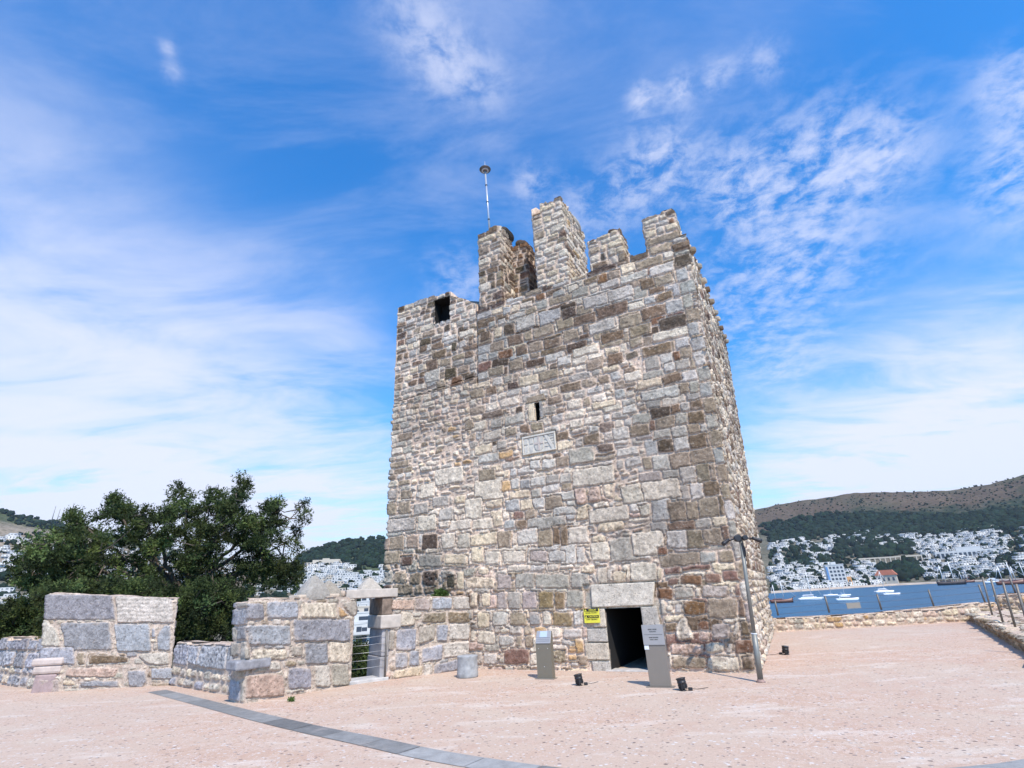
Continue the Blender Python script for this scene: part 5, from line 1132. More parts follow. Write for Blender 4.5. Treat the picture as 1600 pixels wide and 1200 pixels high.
WHITE = simple('whitewash', (.58, .575, .56), .85, 0, .04, .3, 0); WIN = simple('window_dark', (.045, .055, .075), .35, 0, .1, .5, 0); CREAMW = simple('cream_render', (.52, .46, .38), .85, 0, .06, .3, 0)
TERRA = simple('terracotta', (.50, .17, .10), .85, 0, .1, .6, 0); ORANGE = simple('orange_render', (.62, .33, .14), .85, 0, .06, .4, 0); BLUEW = simple('blue_shutter', (.12, .26, .50), .6, 0, .05, 1, 0)
def house_proto(k):
    """white cubic house: one or more flat-roofed blocks with dark windows; origin at its foot, front towards -y"""
    r = random.Random(100 + k); boxes = []; wins = []
    def blk(x0, x1, y0, y1, z0, z1):
        boxes.append((x0, x1, y0, y1, z0, z1))
        boxes.append((x0 - .12, x1 + .12, y0 - .12, y0 + .15, z1, z1 + .45)); boxes.append((x0 - .12, x0 + .15, y0 + .15, y1, z1, z1 + .45)); boxes.append((x1 - .15, x1 + .12, y0 + .15, y1, z1, z1 + .45))
        nf = max(1, int((z1 - max(z0, 0)) / 3)); nw = max(1, int((x1 - x0) / 2.6))
        for f in range(nf):
            zb = max(z0, 0) + f * 3 + .8
            for i in range(nw):
                cx = x0 + (i + .5) * (x1 - x0) / nw; w = r.choice((.6, .8, 1.05)); h = r.choice((1.3, 1.5, 1.9))
                wins.append((cx - w, cx + w, y0 - .06, y0 + .02, zb - (.5 if h > 1.8 else 0), zb + h - .2))
            for sx in (x0, x1):
                cy = (y0 + y1) / 2; wins.append((sx - .06, sx + .06, cy - .6, cy + .6, zb, zb + 1.3))
    w = r.uniform(8, 13); d = r.uniform(7, 10); n = r.choice((1, 2, 2, 2))
    blk(-w / 2, w / 2, 0, d, -7, 3 * n + .2)
    if k % 2: blk(-w / 2 + r.uniform(.5, 3), w / 2 - r.uniform(.2, 2.5), 2.2, d - .1, 3 * n + .21, 3 * n + 3.1)
    if k % 3 == 0: blk(w / 2 + .01, w / 2 + r.uniform(3.5, 6), 1.2, d - 1, -7, 3.2)
    if k % 3 == 1: boxes.append((-w / 2, w / 2 * .2, -1.7, -.13, 3.0 * max(1, n - 1), 3.0 * max(1, n - 1) + .18)); boxes.append((-w / 2, w / 2 * .2, -1.75, -1.6, 3.0 * max(1, n - 1) + .18, 3.0 * max(1, n - 1) + .95))
    mb = MB()
    for bx in boxes: mb.box(*bx)
    for bx in wins: mb.box(*bx, mi=1)
    return mb.mesh('white_house')
PROTOS = [house_proto(k) for k in range(9)]
for k, me in enumerate(PROTOS):
    me.materials.append(CREAMW if k in (7,) else WHITE); me.materials.append(WIN)

def inside(poly, x, y):
    c = False; j = len(poly) - 1
    for i in range(len(poly)):
        xi, yi = poly[i]; xj, yj = poly[j]
        if (yi > y) != (yj > y) and x < (xj - xi) * (y - yi) / (yj - yi) + xi: c = not c
        j = i
    return c
REG = [  # polygon in photo pixels, how many houses, phrase
    ([(1203, 890), (1250, 878), (1300, 875), (1352, 880), (1372, 893), (1378, 914), (1300, 920), (1208, 924)], 190, 'in the dense rows behind the waterfront'),
    ([(1200, 850), (1235, 842), (1262, 845), (1290, 862), (1300, 875), (1210, 888)], 42, 'scattered on the dark slope beside the tower'),
    ([(1275, 858), (1305, 835), (1350, 832), (1385, 840), (1420, 850), (1425, 866), (1380, 866), (1340, 872)], 90, 'among trees on the upper slope across the bay'),
    ([(1385, 840), (1440, 838), (1480, 836), (1520, 834), (1530, 862), (1490, 868), (1450, 872), (1425, 864)], 85, 'in the middle of the terraced estate across the bay'),
    ([(1490, 834), (1540, 828), (1585, 824), (1615, 822), (1615, 868), (1560, 868), (1520, 866)], 85, 'in the terraced estate at the right end of the bay'),
    ([(1435, 882), (1470, 872), (1540, 866), (1600, 866), (1612, 890), (1560, 903), (1480, 906), (1440, 902)], 95, 'in the low rows above the jetty'),
    ([(0, 838), (30, 842), (60, 850), (110, 860), (130, 900), (120, 990), (60, 995), (0, 985)], 120, 'in the valley at the left edge'),
    ([(110, 865), (250, 850), (330, 860), (430, 885), (470, 895), (470, 930), (380, 935), (110, 935)], 150, 'in the valley behind the dark tree'),
    ([(455, 886), (520, 886), (560, 885), (600, 888), (604, 935), (470, 935), (450, 905)], 130, 'in the valley town left of the tower'),
]
def build_town():
    rs = np.random.RandomState(77); allh = []
    for ri, (poly, n, ph) in enumerate(REG):
        xs = [p[0] for p in poly]; ys = [p[1] for p in poly]; k = 0; tries = 0; got = []
        mind = 4.3 if ri < 6 else 5.6; n = int(n * 1.4)
        while k < n and tries < n * 60:
            tries += 1; x = rs.uniform(min(xs), max(xs)); y = rs.uniform(min(ys), max(ys))
            if not inside(poly, x, y): continue
            if fbm(np.array([x]), np.array([y]), .035, 3, 5)[0] < -.10: continue       # green gaps
            if any(abs(x - a) < mind and abs(y - b) < mind * .55 for a, b in got): continue
            q = on_terrain(x, y)
            if q is None: continue
            P, r = q; k += 1; got.append((x, y)); allh.append((r, ri, P, x, y))
    # houses seen through the gate gap, closer to the castle
    for (x, y) in ((556, 965), (575, 958), (592, 967), (560, 990), (578, 985), (570, 1008), (590, 1003), (604, 985), (556, 1020)):
        r = 230 if y < 975 else 190 if y < 995 else 160
        d = ray(x, y); h = math.hypot(d[0], d[1]); P = np.array([d[0] / h * r, d[1] / h * r, max(SEA + .9, 1.7 + d[2] / h * r)]); allh.append((r, 8, P, x, y))
    allh.sort(key=lambda t: t[0]); rest = []
    V = []; Q = []; MI = []
    for i, (r, ri, P, x, y) in enumerate(allh):
        k = int(rs.randint(9)); rz = rs.uniform(-.6, .6) + math.atan2(-P[0], P[1]) * 1.0; s = rs.uniform(.72, 1.08) * (1.0 if r < 500 else .86 + .2 * min(1, (r - 500) / 800))
        if i < 290:
            o = bpy.data.objects.new('white_house', PROTOS[k]); COL.objects.link(o); o.location = P; o.rotation_euler = (0, 0, rz); o.scale = (s * 1.22, s, s * .88)
            size = 'tall' if k % 2 else 'low'; tone = 'cream' if k == 7 else 'white'
            pl = REG[ri][0]; xs = sorted(p[0] for p in pl); ys = sorted(p[1] for p in pl); u = (x - xs[0]) / (xs[-1] - xs[0]); v = (y - ys[0]) / (ys[-1] - ys[0])
            where = ('upper', 'middle', 'lower')[min(2, max(0, int(v * 3)))] + ' ' + ('left', 'centre', 'right')[min(2, max(0, int(u * 3)))]
            tag(o, '%s %s flat roofed house, %s, %s' % (size, tone, where, REG[ri][2]), 'house', '%s %s houses, %s, %s' % (size, tone, where, REG[ri][2]))
        else:
            me = PROTOS[k]; co = np.empty(len(me.vertices) * 3, np.float32); me.vertices.foreach_get('co', co); co = co.reshape(-1, 3) * np.array([s * 1.22, s, s * .88])
            c, s_ = math.cos(rz), math.sin(rz); co = np.column_stack([co[:, 0] * c - co[:, 1] * s_ + P[0], co[:, 0] * s_ + co[:, 1] * c + P[1], co[:, 2] + P[2]])
            li = np.empty(len(me.loops), np.int32); me.loops.foreach_get('vertex_index', li); mi = np.empty(len(me.polygons), np.int32); me.polygons.foreach_get('material_index', mi)
            Q.append(li.reshape(-1, 4) + sum(len(v) for v in V)); V.append(co); MI.append(mi)
    me = mesh_np('distant_houses', np.concatenate(V), np.concatenate(Q)); me.materials.append(WHITE); me.materials.append(WIN)
    me.polygons.foreach_set('material_index', np.concatenate(MI)); o = bpy.data.objects.new('distant_houses', me); COL.objects.link(o)
    tag(o, 'the smaller white houses spread over the farther slopes round the bay', 'houses', kind='stuff')
    # trees and scrub between and above the houses
    def blobs(name, spots, mat, label):
        ico = bmesh.new(); bmesh.ops.create_icosphere(ico, subdivisions=2, radius=1); base = np.array([v.co[:] for v in ico.verts]); tri = np.array([[v.index for v in f.verts] for f in ico.faces]); ico.free()
        n = len(spots); P = np.array([s[0] for s in spots]); sz = np.array([s[1] for s in spots]); nv = len(base)
        off = base[None] * (1 + rs.uniform(-.32, .32, (n, nv, 1))); off = off * sz[:, None, :]
        VV = (P[:, None, :] + off + np.array([0, 0, 1]) * sz[:, None, 2:3] * .6).reshape(-1, 3); TT = (tri[None] + (np.arange(n) * nv)[:, None, None]).reshape(-1, 3)
        cc = (np.array([.020, .034, .023])[None] * rs.uniform(.55, 1.6, (n, 1)) * rs.uniform(.9, 1.12, (n, 3))).repeat(nv, 0)
        o = put(name, mesh_np(name, VV, None, cc, False, TT), mat); tag(o, label, 'trees', kind='stuff')
    m, g, b = mat_new('far_foliage'); at = g.n('ShaderNodeAttribute'); at.attribute_name = 'Col'; co = g.n('ShaderNodeTexCoord').outputs['Object']
    g.link(g.mix(g.rng(g.noise(co, .8, 4, .7), .4, .65, 0, 1), at.outputs['Color'], (.012, .02, .011)), b.inputs['Base Color']); b.inputs['Roughness'].default_value = 1; b.inputs['Specular IOR Level'].default_value = 0
    sp = []
    polys = [([(1200, 832), (1600, 812), (1615, 905), (1440, 908), (1208, 926)], 1500, (2.2, 4.6)), ([(0, 830), (610, 880), (610, 960), (0, 995)], 1300, (2.2, 4.4))]
    polys += [([(1350, 868), (1425, 855), (1440, 900), (1400, 912), (1380, 905), (1372, 890)], 420, (5, 8.5)), ([(1300, 845), (1370, 838), (1430, 848), (1435, 868), (1360, 874), (1310, 874)], 240, (4, 7)), ([(1230, 862), (1290, 850), (1300, 880), (1270, 890), (1240, 885)], 90, (4, 7))]
    for poly, n, (a, b_) in polys:
        xs = [p[0] for p in poly]; ys = [p[1] for p in poly]
        for _ in range(n):
            x = rs.uniform(min(xs), max(xs)); y = rs.uniform(min(ys), max(ys))
            if not inside(poly, x, y): continue
            if 1354 < x < 1434 and abs(y - (884 - (x - 1354) * .13)) < 9: continue
            q = on_terrain(x, y)
            if q is None: continue
            s = rs.uniform(a, b_) * (1 if q[1] > 500 else .6); sp.append((q[0], (s, s, s * rs.uniform(.7, 1.3))))
    blobs('town_trees', sp, m, 'dark trees growing between the houses round the bay')
    sp = []
    for poly, n, (a, b_) in [([(1185, 822), (1240, 812), (1290, 803), (1350, 804), (1420, 806), (1500, 806), (1560, 798), (1610, 800), (1610, 826), (1480, 838), (1300, 838), (1200, 850)], 2600, (4, 8)), ([(455, 885), (480, 862), (545, 843), (604, 840), (604, 888)], 700, (3.5, 6.5)), ([(0, 798), (130, 820), (130, 838), (0, 815)], 200, (3, 6)),
                             ([(1185, 790), (1600, 745), (1600, 800), (1185, 812)], 1100, (1.0, 2.6))]:
        xs = [p[0] for p in poly]; ys = [p[1] for p in poly]
        for _ in range(n):
            x = rs.uniform(min(xs), max(xs)); y = rs.uniform(min(ys), max(ys))
            if not inside(poly, x, y): continue
            q = on_terrain(x, y)
            if q is None: continue
            s = rs.uniform(a, b_); sp.append((q[0], (s, s, s * rs.uniform(.6, 1.0))))
    blobs('hill_forest', sp, m, 'dark pine forest and scrub on the hillsides')
    # ---- buildings one can pick out
    def place(name, x, y, rz, label, cat, rr=None):
        if rr: d = ray(x, y); h = math.hypot(d[0], d[1]); P = np.array([d[0] / h * rr, d[1] / h * rr, 1.7 + d[2] / h * rr]); r = rr
        else: P, r = on_terrain(x, y)
        e = empty(name, P, rz + math.atan2(-P[0], P[1])); tag(e, label, cat); return e, r
    def px(r): return r / 866.0
    e, r = place('hotel', 1312, 916, .15, 'tallest white waterfront block with five rows of square windows', 'hotel'); u = px(r)
    mb = MB(); mb.box(-11 * u, 11 * u, 0, 14 * u, -4, 27 * u); mb.build('wall', WHITE, e)
    mb = MB(); mb.box(-11.5 * u, 11.5 * u, -.5 * u, 14.5 * u, 27 * u, 28 * u); mb.box(-3 * u, 3 * u, 3 * u, 8 * u, 28 * u, 31 * u); mb.build('roof', WHITE, e)
    for fz in range(5):
        for k in range(4): mb = MB(); cx = (-5.5 + k * 4.5) * u; mb.box(cx - 1.3 * u, cx + 1.3 * u, -.25 * u, .3 * u, (3 + fz * 4.8) * u, (5.6 + fz * 4.8) * u); mb.build('window', WIN, e)
    mb = MB(); mb.box(-10.8 * u, -8.6 * u, -.3 * u, .3 * u, 2 * u, 25 * u); mb.build('blue_strip', BLUEW, e)
    e, r = place('red_roofed_house', 1388, 913, -.1, 'cream house with a red tiled roof above the shore', 'house'); u = px(r)
    mb = MB(); mb.box(-11 * u, 11 * u, 0, 12 * u, -4, 11 * u); mb.build('wall', CREAMW, e)
    mb = MB(); vs = mb.prism([(-12.5 * u, 10.8 * u), (12.5 * u, 10.8 * u), (8 * u, 17 * u), (-7 * u, 17 * u)], -1 * u, 13 * u, M=Matrix(((1, 0, 0, 0), (0, 0, 1, 0), (0, 1, 0, 0), (0, 0, 0, 1)))); mb.build('roof', TERRA, e)
    for k in range(4): mb = MB(); cx = (-8 + k * 5.2) * u; mb.box(cx - 1.1 * u, cx + 1.1 * u, -.25 * u, .3 * u, 4 * u, 8 * u); mb.build('window', WIN, e)
    e, r = place('orange_house', 1326, 917, .1, 'small orange house with arches beside the tall white block', 'house'); u = px(r)
    mb = MB(); mb.box(-5 * u, 6 * u, 0, 7 * u, -3, 12 * u); mb.build('wall', ORANGE, e)
    for k in range(3): mb = MB(); cx = (-3 + k * 3.2) * u; mb.box(cx - .9 * u, cx + .9 * u, -.25 * u, .3 * u, 4 * u, 8 * u); mb.build('window', WIN, e)
    e, r = place('unfinished_building', 1394, 882, .28, 'long grey concrete frame of an unfinished building among dark trees', 'building'); u = px(r)
    mb = MB(); mb.box(-36 * u, 36 * u, 0, 5 * u, 8.2 * u, 9.8 * u); mb.build('roof_beam', CREAMW, e)
    for k in range(13): mb = MB(); cx = (-35.2 + k * 5.86) * u; mb.box(cx - .6 * u, cx + .6 * u, 0, 4 * u, -3 * u, 8.18 * u); mb.build('column', CREAMW, e)
    mb = MB(); mb.box(-36 * u, 36 * u, 1 * u, 4 * u, .6 * u, 1.8 * u); mb.build('floor_beam', CREAMW, e)
    e, r = place('arcaded_building', 1515, 872, .12, 'long white arcaded building with a row of dark openings above the jetty', 'building'); u = px(r)
    mb = MB(); mb.box(-32 * u, 32 * u, 0, 8 * u, -3 * u, 9 * u); mb.build('wall', WHITE, e)
    for k in range(14): mb = MB(); cx = (-29 + k * 4.4) * u; mb.box(cx - 1.3 * u, cx + 1.3 * u, -.3 * u, .3 * u, 1.5 * u, 6.6 * u); mb.build('window', WIN, e)
    mb = MB(); mb.box(-10 * u, 14 * u, 2 * u, 7 * u, 9.05 * u, 13 * u); mb.build('upper_block', WHITE, e)
    e, r = place('hilltop_hotel', 512, 884, 0, 'long pale hotel with stepped roofline on the green hill left of the tower', 'hotel'); u = px(r)
    mb = MB()
    for (a, b_, h) in ((-34, -22, 4.5), (-22.02, -8, 8), (-8.02, 2, 10), (2.02, 18, 8.5), (18.02, 34, 5)): mb.box(a * u, b_ * u, 0, 8 * u, -3 * u, h * u)
    mb.build('wall', CREAMW, e)
    for k in range(15): mb = MB(); cx = (-31 + k * 4.4) * u; mb.box(cx - 1 * u, cx + 1 * u, -.3 * u, .3 * u, .8 * u, 3.8 * u); mb.build('window', WIN, e)
    for (x, y, t, w) in ((79, 818, 799, 'leftmost'), (87, 819, 803, 'middle'), (93, 820, 801, 'rightmost')):
        P, r = on_terrain(x, y + 2); hgt = (y - t + 4) * px(r) ; mb = MB(); mb.tube([(0, 0, -2), (0, 0, hgt)], [.9, .35], 5); me = mb.mesh('radio_mast'); o = put('radio_mast', me, WIRE); o.location = P
        tag(o, '%s of three thin radio masts on the ridge at the left edge' % w, 'radio mast', 'radio masts on the left ridge')
    # quay edge and beach
    pts = [gnd(x, y + .4, SEA) for x, y in SHORE_PX]; mb = MB()
    V = []; Q = []
    for i, p in enumerate(pts):
        d = p[:2] / np.linalg.norm(p[:2]); V += [(*p[:2], SEA - .6), (*(p[:2]), SEA + 1.1), (*(p[:2] + d * 16), SEA + 2.4)]
        if i: b = i * 3; Q += [(b - 3, b, b + 1, b - 2), (b - 2, b + 1, b + 2, b - 1)]
    tag(put('quay', mesh_np('quay', V, Q), simple('quay_stone', (.42, .34, .27), .9, 0, .25, .1, 0)), kind='structure')
build_town()

# ------------------------------------------------------------------ boats
def build_boats():
    HULLW = simple('white_hull', (.80, .81, .83), .35, 0, .03, 1, 0); WOOD = simple('varnished_hull', (.16, .055, .035), .45, 0, .15, 1, 0); DARKW = simple('dark_hull', (.05, .035, .035), .6, 0, .15, 1, 0)
    MASTW = simple('white_mast', (.7, .7, .7), .4, .1, .03, 1, 0)
    def hull(L, B, H, mat, root, sheer=.25, name='hull'):
        V = []; Q = []; n = 14
        for i in range(n + 1):
            t = i / n; w = B / 2 * (math.sin(min(1, (1 - t) * 1.9) * math.pi / 2) ** .8) * (1 if t > .08 else .86); top = H * (1 + sheer * (t ** 3) + sheer * .5 * (1 - t) ** 3)
            x = (t - .5) * L; V += [(x, -w, top), (x * .97, -w * .75, -.2), (x * .97, w * .75, -.2), (x, w, top)]
        for i in range(n):
            a = i * 4
            for j in range(3): Q.append((a + j, a + 4 + j, a + 5 + j, a + 1 + j))
            Q.append((a + 3, a + 7, a + 4, a))
        Q += [(0, 1, 2, 3), (n * 4 + 3, n * 4 + 2, n * 4 + 1, n * 4)]
        return put(name, mesh_np(name, V, Q), mat, root)
    def boat(x, y, lp, kind, yaw, label):
        P = gnd(x, y, SEA); r = np.linalg.norm(P[:2]); L = lp * r / 866.0
        az = math.atan2(P[0], P[1])
        e = empty('boat', P, -az + yaw); tag(e, label, 'boat')
        if kind == 'sail':
            hull(L, L * .28, L * .085, HULLW, e); mb = MB(); mb.box(-.15 * L, .18 * L, -.07 * L, .07 * L, .08 * L, .125 * L, bevel=.01 * L); mb.build('cabin', HULLW, e)
            mb = MB(); mb.tube([(.05 * L, 0, .05 * L), (.05 * L, 0, 1.05 * L)], L * .016, 6); mb.build('mast', MASTW, e); mb = MB(); mb.tube([(.05 * L, 0, .2 * L), (-.35 * L, 0, .2 * L)], L * .014, 6); mb.build('boom', BLUEW, e)
        elif kind == 'cat':
            for s in (-1, 1): o = hull(L, L * .14, L * .11, HULLW, e, .1); o.location = (0, s * L * .19, 0)
            mb = MB(); mb.box(-.38 * L, .22 * L, -.20 * L, .20 * L, .10 * L, .15 * L, bevel=.01 * L); mb.build('deck', HULLW, e)
            mb = MB(); mb.box(-.30 * L, .12 * L, -.17 * L, .17 * L, .15 * L, .24 * L, bevel=.02 * L); mb.build('cabin', HULLW, e); mb = MB(); mb.box(-.26 * L, .125 * L, -.172 * L, .172 * L, .18 * L, .21 * L); mb.build('window_band', WIN, e)
            mb = MB(); mb.tube([(.05 * L, 0, .2 * L), (.05 * L, 0, 1.25 * L)], L * .016, 6); mb.build('mast', MASTW, e)
            for q in ((.48 * L, 0, .12 * L), (-.45 * L, 0, .2 * L)): mb = MB(); mb.tube([(.05 * L, 0, 1.2 * L), q], L * .007, 4); mb.build('stay', MASTW, e)
        elif kind == 'motor':
            hull(L, L * .27, L * .12, HULLW, e, .2)
            mb = MB(); mb.box(-.34 * L, .14 * L, -.11 * L, .11 * L, .12 * L, .21 * L, bevel=.015 * L); mb.build('cabin', HULLW, e)
            mb = MB(); mb.box(-.30 * L, .145 * L, -.113 * L, .113 * L, .15 * L, .18 * L); mb.build('window_band', WIN, e)
            mb = MB(); mb.box(-.26 * L, .02 * L, -.09 * L, .09 * L, .215 * L, .27 * L, bevel=.012 * L); mb.build('flybridge', HULLW, e)
            mb = MB(); mb.tube([(-.18 * L, 0, .27 * L), (-.2 * L, 0, .42 * L)], L * .008, 6); mb.build('aerial', MASTW, e)
        else:
            dark = kind == 'ship'
            hull(L, L * .26, L * .12, DARKW if dark else WOOD, e, .7)
            mb = MB(); mb.box(-.36 * L, .05 * L, -.08 * L, .08 * L, .12 * L, .19 * L, bevel=.01 * L); mb.build('cabin', WOOD if not dark else DARKW, e); mb = MB(); mb.box(-.33 * L, .03 * L, -.082 * L, .082 * L, .14 * L, .165 * L); mb.build('window_band', WIN, e)
            if dark: mb = MB(); mb.box(-.45 * L, .3 * L, -.1 * L, .1 * L, .24 * L, .26 * L); [mb.box(a * L, (a + .015) * L, -.09 * L, -.08 * L, .12 * L, .24 * L) for a in (-.42, -.2, 0, .2)]; mb.build('awning', CREAMW, e)
            for a, h in ((.12, .95), (-.24, .8)): mb = MB(); mb.tube([(a * L, 0, .1 * L), (a * L, 0, h * L)], L * .018, 6); mb.build('mast', MASTW, e)
            mb = MB(); mb.tube([(.46 * L, 0, .2 * L), (.66 * L, 0, .28 * L)], L * .01, 6); mb.build('bowsprit', WOOD, e)
            for q in ((.64 * L, 0, .27 * L), (-.48 * L, 0, .18 * L)): mb = MB(); mb.tube([(.12 * L if q[0] > 0 else -.24 * L, 0, .78 * L), q], L * .007, 4); mb.build('stay', MASTW, e)
    for b in [(1222, 942, 30, 'gulet', .1, 'red brown two masted wooden boat moored just right of the tower foot'),
              (1268, 938, 30, 'cat', -.15, 'biggest white catamaran with a tall mast, nearest the tower'),
              (1298, 931, 18, 'sail', .1, 'small white sailing boat behind and right of the catamaran'),
              (1325, 939, 27, 'motor', .05, 'white motor yacht with a dark window band'),
              (1319, 931, 17, 'sail', .1, 'slim white sailing boat just beyond the motor yacht'),
              (1382, 926, 21, 'cat', .2, 'white catamaran in the middle of the bay'),
              (1394, 930, 19, 'motor', .1, 'low white motor boat in the middle of the bay beside a catamaran'),
              (1488, 914, 29, 'ship', .15, 'dark wooden excursion ship with an awning off the jetty'),
              (1511, 910.5, 16, 'gulet', .2, 'small brown boat tucked behind the dark excursion ship'),
              (1557, 911.5, 22, 'motor', .1, 'pale excursion boat left of the wooden boats at the right edge'),
              (1580, 913.5, 26, 'gulet', .15, 'brown two masted boat at the right edge, farther left of the pair'),
              (1600, 912, 24, 'gulet', .0, 'brown two masted boat cut off by the right edge of the view')]: boat(*b)
build_boats()

# ------------------------------------------------------------------ trees near the castle
def leaf_mat():
    m, g, b = mat_new('juniper_foliage'); at = g.n('ShaderNodeAttribute'); at.attribute_name = 'Col'
    g.link(at.outputs['Color'], b.inputs['Base Color']); b.inputs['Roughness'].default_value = .75; b.inputs['Specular IOR Level'].default_value = .25
    tr = g.n('ShaderNodeBsdfTranslucent'); g.link(at.outputs['Color'], tr.inputs[0]); mx = g.n('ShaderNodeMixShader'); mx.inputs[0].default_value = .22
    out = [n for n in g.t.nodes if n.type == 'OUTPUT_MATERIAL'][0]; g.link(b.outputs[0], mx.inputs[1]); g.link(tr.outputs[0], mx.inputs[2]); g.link(mx.outputs[0], out.inputs[0]); return m
LEAF = leaf_mat(); BARK = simple('juniper_bark', (.12, .095, .075), .9, 0, .3, 9, .6)
def near(px, py, dist):
    d = ray(px, py); h = math.hypot(d[0], d[1]); return EYE + d * dist / h
def make_tree(name, label, cat, poly, tips, trunk, dist, ncl, seed, spray=.42, leaf=.075, depth=3.0, per=26, bright=1.0, core=None):
    rs = np.random.RandomState(seed); root = empty(name, trunk[0]); tag(root, label, cat); base = np.array(trunk[0])
    cl = []; tries = 0
    xs = [p[0] for p in poly]; ys = [p[1] for p in poly]
    while len(cl) < ncl and tries < 60000:
        tries += 1; x = rs.uniform(min(xs), max(xs)); y = rs.uniform(min(ys), max(ys))
        if not inside(poly, x, y): continue
        g_ = fbm(np.array([x]), np.array([y]), .052, 3, seed)[0]
        if g_ < (-.055 if y < 905 else -.1) and rs.rand() < .95: continue                      # gaps in the crown
        cl.append(near(x, y, dist + float(np.clip(rs.normal(0, depth * .5), -depth * .8, depth * 1.2))))
    for t in tips:
        for k in range(5): f = k / 5; cl.append(near(t[0] + rs.uniform(-5, 5), t[1] + 4 + k * 8, dist + (t[2] if len(t) > 2 else 0) + rs.normal(0, .25)))
    cl = np.array(cl)
    # limbs
    fork = np.array(trunk[-1]); mb = MB(); limbs = []
    mb.tube([Vector(np.array(p) - base) for p in trunk], [trunk_r for trunk_r in np.linspace(.34, .24, len(trunk))], 10)
    for t in tips:
        e = near(t[0], t[1] + 10, dist + (t[2] if len(t) > 2 else 0)); m1 = fork * .6 + e * .4 + rs.normal(0, .35, 3) - np.array([0, 0, .4]); pts = []
        for k in range(13):
            u = k / 12; p = (1 - u) ** 2 * fork + 2 * u * (1 - u) * m1 + u * u * e + rs.normal(0, .05, 3); pts.append(p)
        limbs += pts[3:]; mb.tube([Vector(p - base) for p in pts], list(np.linspace(.15, .02, 13)), 7)
    limbs = np.array(limbs)
    for i, c in enumerate(cl):
        if i % 2: continue
        dd = np.linalg.norm(limbs - c, axis=1); j = int(np.argmin(dd + rs.uniform(0, .5, len(dd)))); 
        if dd[j] < .2 or dd[j] > 5: continue
        a = limbs[j]; m1 = (a + c) / 2 + rs.normal(0, .12, 3) - np.array([0, 0, .1]); mb.tube([Vector(a - base), Vector(m1 - base), Vector(c - base)], [.04, .025, .010], 5, cap=False)
    mb.build('trunk', BARK, root)
    # foliage: sprays of small scale-leaf tufts around each cluster
    cen = cl.mean(0); N = len(cl) * per
    ci = np.repeat(np.arange(len(cl)), per)
    crad = rs.uniform(.5, 1.25, len(cl)) * spray
    dirn = rs.normal(0, 1, (N, 3)); dirn[:, 2] = dirn[:, 2] * .7 + .25; dirn /= np.linalg.norm(dirn, axis=1)[:, None]
    st = cl[ci] + dirn * (crad[ci] * rs.uniform(.1, .75, N))[:, None]
    grow = dirn * .6 + rs.normal(0, .35, (N, 3)) + np.array([0, 0, .45]); grow /= np.linalg.norm(grow, axis=1)[:, None]
    M_ = 7; V = []; C = []
    ccol = np.array([.050, .072, .022])[None] * bright * np.exp(rs.normal(0, .5, (len(cl), 1))) * (1 + rs.uniform(-.12, .18, (len(cl), 1)) * np.array([[1.3, .5, -.5]]))
    for k in range(M_):
        u = k / M_
        p = st + grow * (u * spray * .62) + rs.normal(0, .018, (N, 3))
        a = rs.normal(0, 1, (N, 3)) + grow * 1.0; a /= np.linalg.norm(a, axis=1)[:, None]
        b = np.cross(a, rs.normal(0, 1, (N, 3))); b /= np.linalg.norm(b, axis=1)[:, None] + 1e-6
        s = (leaf * rs.uniform(.6, 1.25, N) * (1.15 - .6 * u))[:, None]
        V.append(np.stack([p - b * s * .5, p + a * s * .55 - b * s * .1, p + a * s * 1.5, p + a * s * .5 + b * s * .5], 1))
        col = ccol[ci] * rs.uniform(.75, 1.3, (N, 1)); C.append(np.repeat(col[:, None], 4, 1))
    V = np.concatenate(V).reshape(-1, 3) - base; C = np.concatenate(C).reshape(-1, 3); Q = np.arange(len(V)).reshape(-1, 4)
    if True: put('crown', mesh_np('crown', V, Q, np.clip(C, .004, .3)), LEAF, root)
    return root
crown = [(22, 905), (28, 885), (60, 872), (48, 850), (82, 838), (100, 828), (104, 806), (125, 806), (140, 826), (165, 800), (172, 778), (188, 782), (205, 800), (220, 806), (224, 796), (240, 806), (262, 790), (275, 762), (290, 764), (300, 784), (318, 770), (345, 768), (358, 778), (366, 768), (374, 748), (388, 752),
         (392, 778), (408, 800), (422, 786), (440, 784), (448, 798), (440, 812), (446, 830), (434, 838), (448, 862), (462, 884), (470, 905), (400, 930), (300, 935), (80, 935), (40, 930)]
tips = [(28, 872, 1), (50, 842, -1), (115, 804, 0), (178, 776, .5), (230, 796, -.5), (284, 758, 0), (330, 768, 1), (378, 744, 0), (432, 784, -.6), (474, 784, .3), (462, 826, 1), (456, 886, 0), (140, 860, -1.5), (330, 850, -2), (240, 840, 1.5), (410, 850, -1)]
bp = near(300, 1030, 29)
def tp(x, y, d=29.0): return tuple(near(x, y, d))
make_tree('juniper_tree', 'large dark evergreen tree with ragged crown behind the left parapet', 'tree', crown, tips,
          [(bp[0] + .3, bp[1], -9.5), (bp[0] + .2, bp[1], -5), tp(302, 1010), tp(296, 965), tp(288, 930)], 29.0, 620, 3, spray=.46, leaf=.098, depth=3.4, per=24)
low = [(70, 925), (120, 918), (200, 912), (290, 915), (360, 908), (372, 930), (372, 1015), (255, 1020), (60, 1012)]
b2 = near(320, 1060, 24)
make_tree('evergreen_bush', 'dense dark green bush filling the gap between the two merlons', 'bush', low, [(300, 915, 0), (340, 912, 0), (355, 935, 0), (280, 930, 0), (150, 925, 0), (220, 925, 0)], [(b2[0], b2[1], -9.5), (b2[0], b2[1], -5), tuple(near(320, 1040, 24))], 24.0, 460, 5, spray=.42, leaf=.08, depth=2.2, per=24, bright=.85)
low2 = [(-25, 965), (0, 960), (20, 945), (55, 936), (85, 940), (85, 1012), (-25, 1012)]
b3 = near(30, 1050, 29)
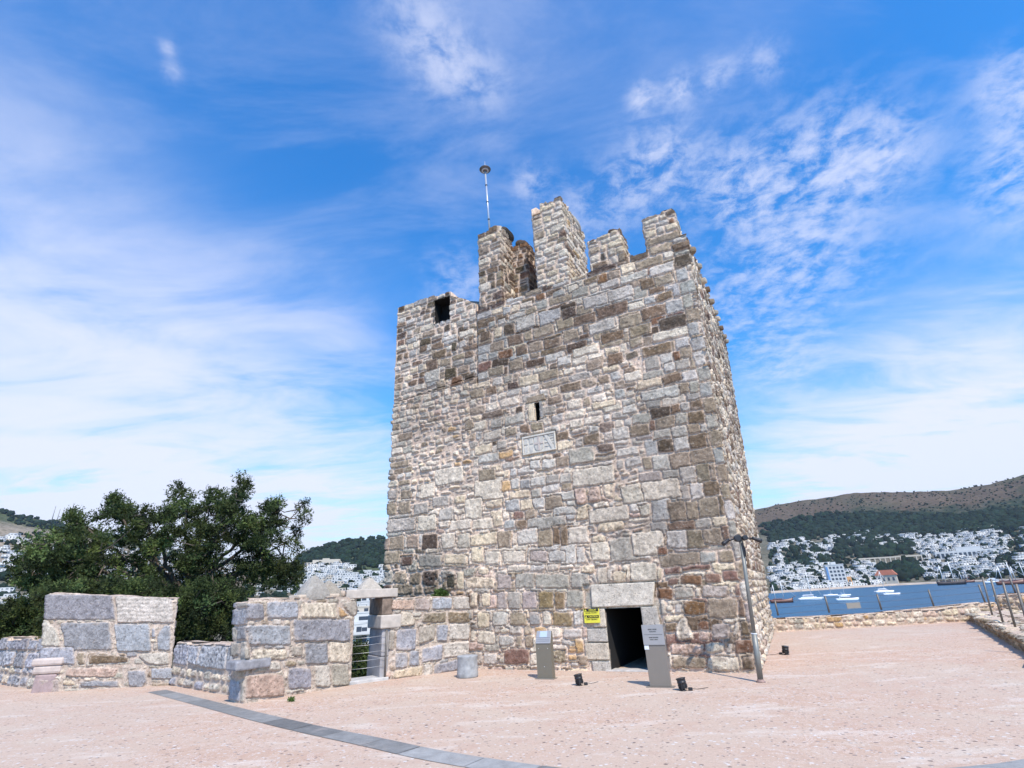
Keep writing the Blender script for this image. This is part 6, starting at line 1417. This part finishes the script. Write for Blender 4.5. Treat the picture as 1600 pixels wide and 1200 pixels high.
make_tree('evergreen_bush', 'low dark green bush behind the parapet at the left edge', 'bush', low2, [(15, 950, 0), (60, 938, 0), (-10, 965, 0)], [(b3[0], b3[1], -9.5), (b3[0], b3[1], -5), tuple(near(30, 1030, 29))], 29.0, 170, 6, spray=.42, leaf=.085, depth=2, per=24, bright=.95)
low3 = [(544, 1022), (556, 1008), (574, 1012), (590, 1030), (590, 1085), (544, 1085)]
b4 = near(565, 1090, 20)
make_tree('evergreen_bush', 'small green bush seen through the parapet gate', 'bush', low3, [(560, 1014, 0), (575, 1020, 0)], [(b4[0], b4[1], -9.5), (b4[0], b4[1], -4), tuple(near(565, 1080, 20))], 20.0, 60, 8, spray=.34, leaf=.07, depth=1.2, per=22, bright=1.3)
# tuft growing from the tower wall
tq = FT.hit(692, 934); tpnt = FT.pt(tq[0], tq[1], .10)
def tuft(P, r, n, seed, label, bright=1.5, leaf=.05):
    rs = np.random.RandomState(seed); d = rs.normal(0, 1, (n, 3)); d[:, 2] = np.abs(d[:, 2]) + .2; d /= np.linalg.norm(d, axis=1)[:, None]
    p = d * (rs.uniform(.1, 1, n) * r)[:, None]; a = d + rs.normal(0, .5, (n, 3)); a /= np.linalg.norm(a, axis=1)[:, None]; b = np.cross(a, rs.normal(0, 1, (n, 3))); b /= np.linalg.norm(b, axis=1)[:, None]
    s = (leaf * rs.uniform(.5, 1.3, n))[:, None]; V = np.stack([p - b * s * .4, p + a * s * .6 - b * s * .3, p + a * s * 1.8, p + a * s * .6 + b * s * .4], 1).reshape(-1, 3)
    C = np.repeat(np.array([.05, .085, .02])[None] * bright * rs.uniform(.6, 1.4, (n, 1)), 4, 0); o = put('wall_plant', mesh_np('wall_plant', V, np.arange(4 * n).reshape(-1, 4), C), LEAF); o.location = P; tag(o, label, 'plant'); return o
tuft(tpnt, .24, 700, 3, 'small green caper plant growing from the tower wall above the grey blocks')
q = gnd(455, 1096); tuft((q[0], q[1] - .02, 0), .07, 120, 4, 'tiny weed at the foot of the merlon beside the gate', 1.8, .03)

# ------------------------------------------------------------------ air between the castle and the hills
def build_haze():
    mb = MB(); mb.box(-3900, 3900, -400, 3900, -10.5, 420); o = mb.build('haze', None)
    m = bpy.data.materials.new('sea_haze'); m.use_nodes = True; t = m.node_tree; t.nodes.clear(); g = NT(t)
    out = g.n('ShaderNodeOutputMaterial'); v = g.n('ShaderNodeVolumePrincipled'); g.link(v.outputs[0], out.inputs['Volume'])
    v.inputs['Color'].default_value = (.80, .88, 1.0, 1); v.inputs['Density'].default_value = .00006; v.inputs['Anisotropy'].default_value = .2
    o.data.materials.append(m); tag(o, kind='stuff')
build_haze()
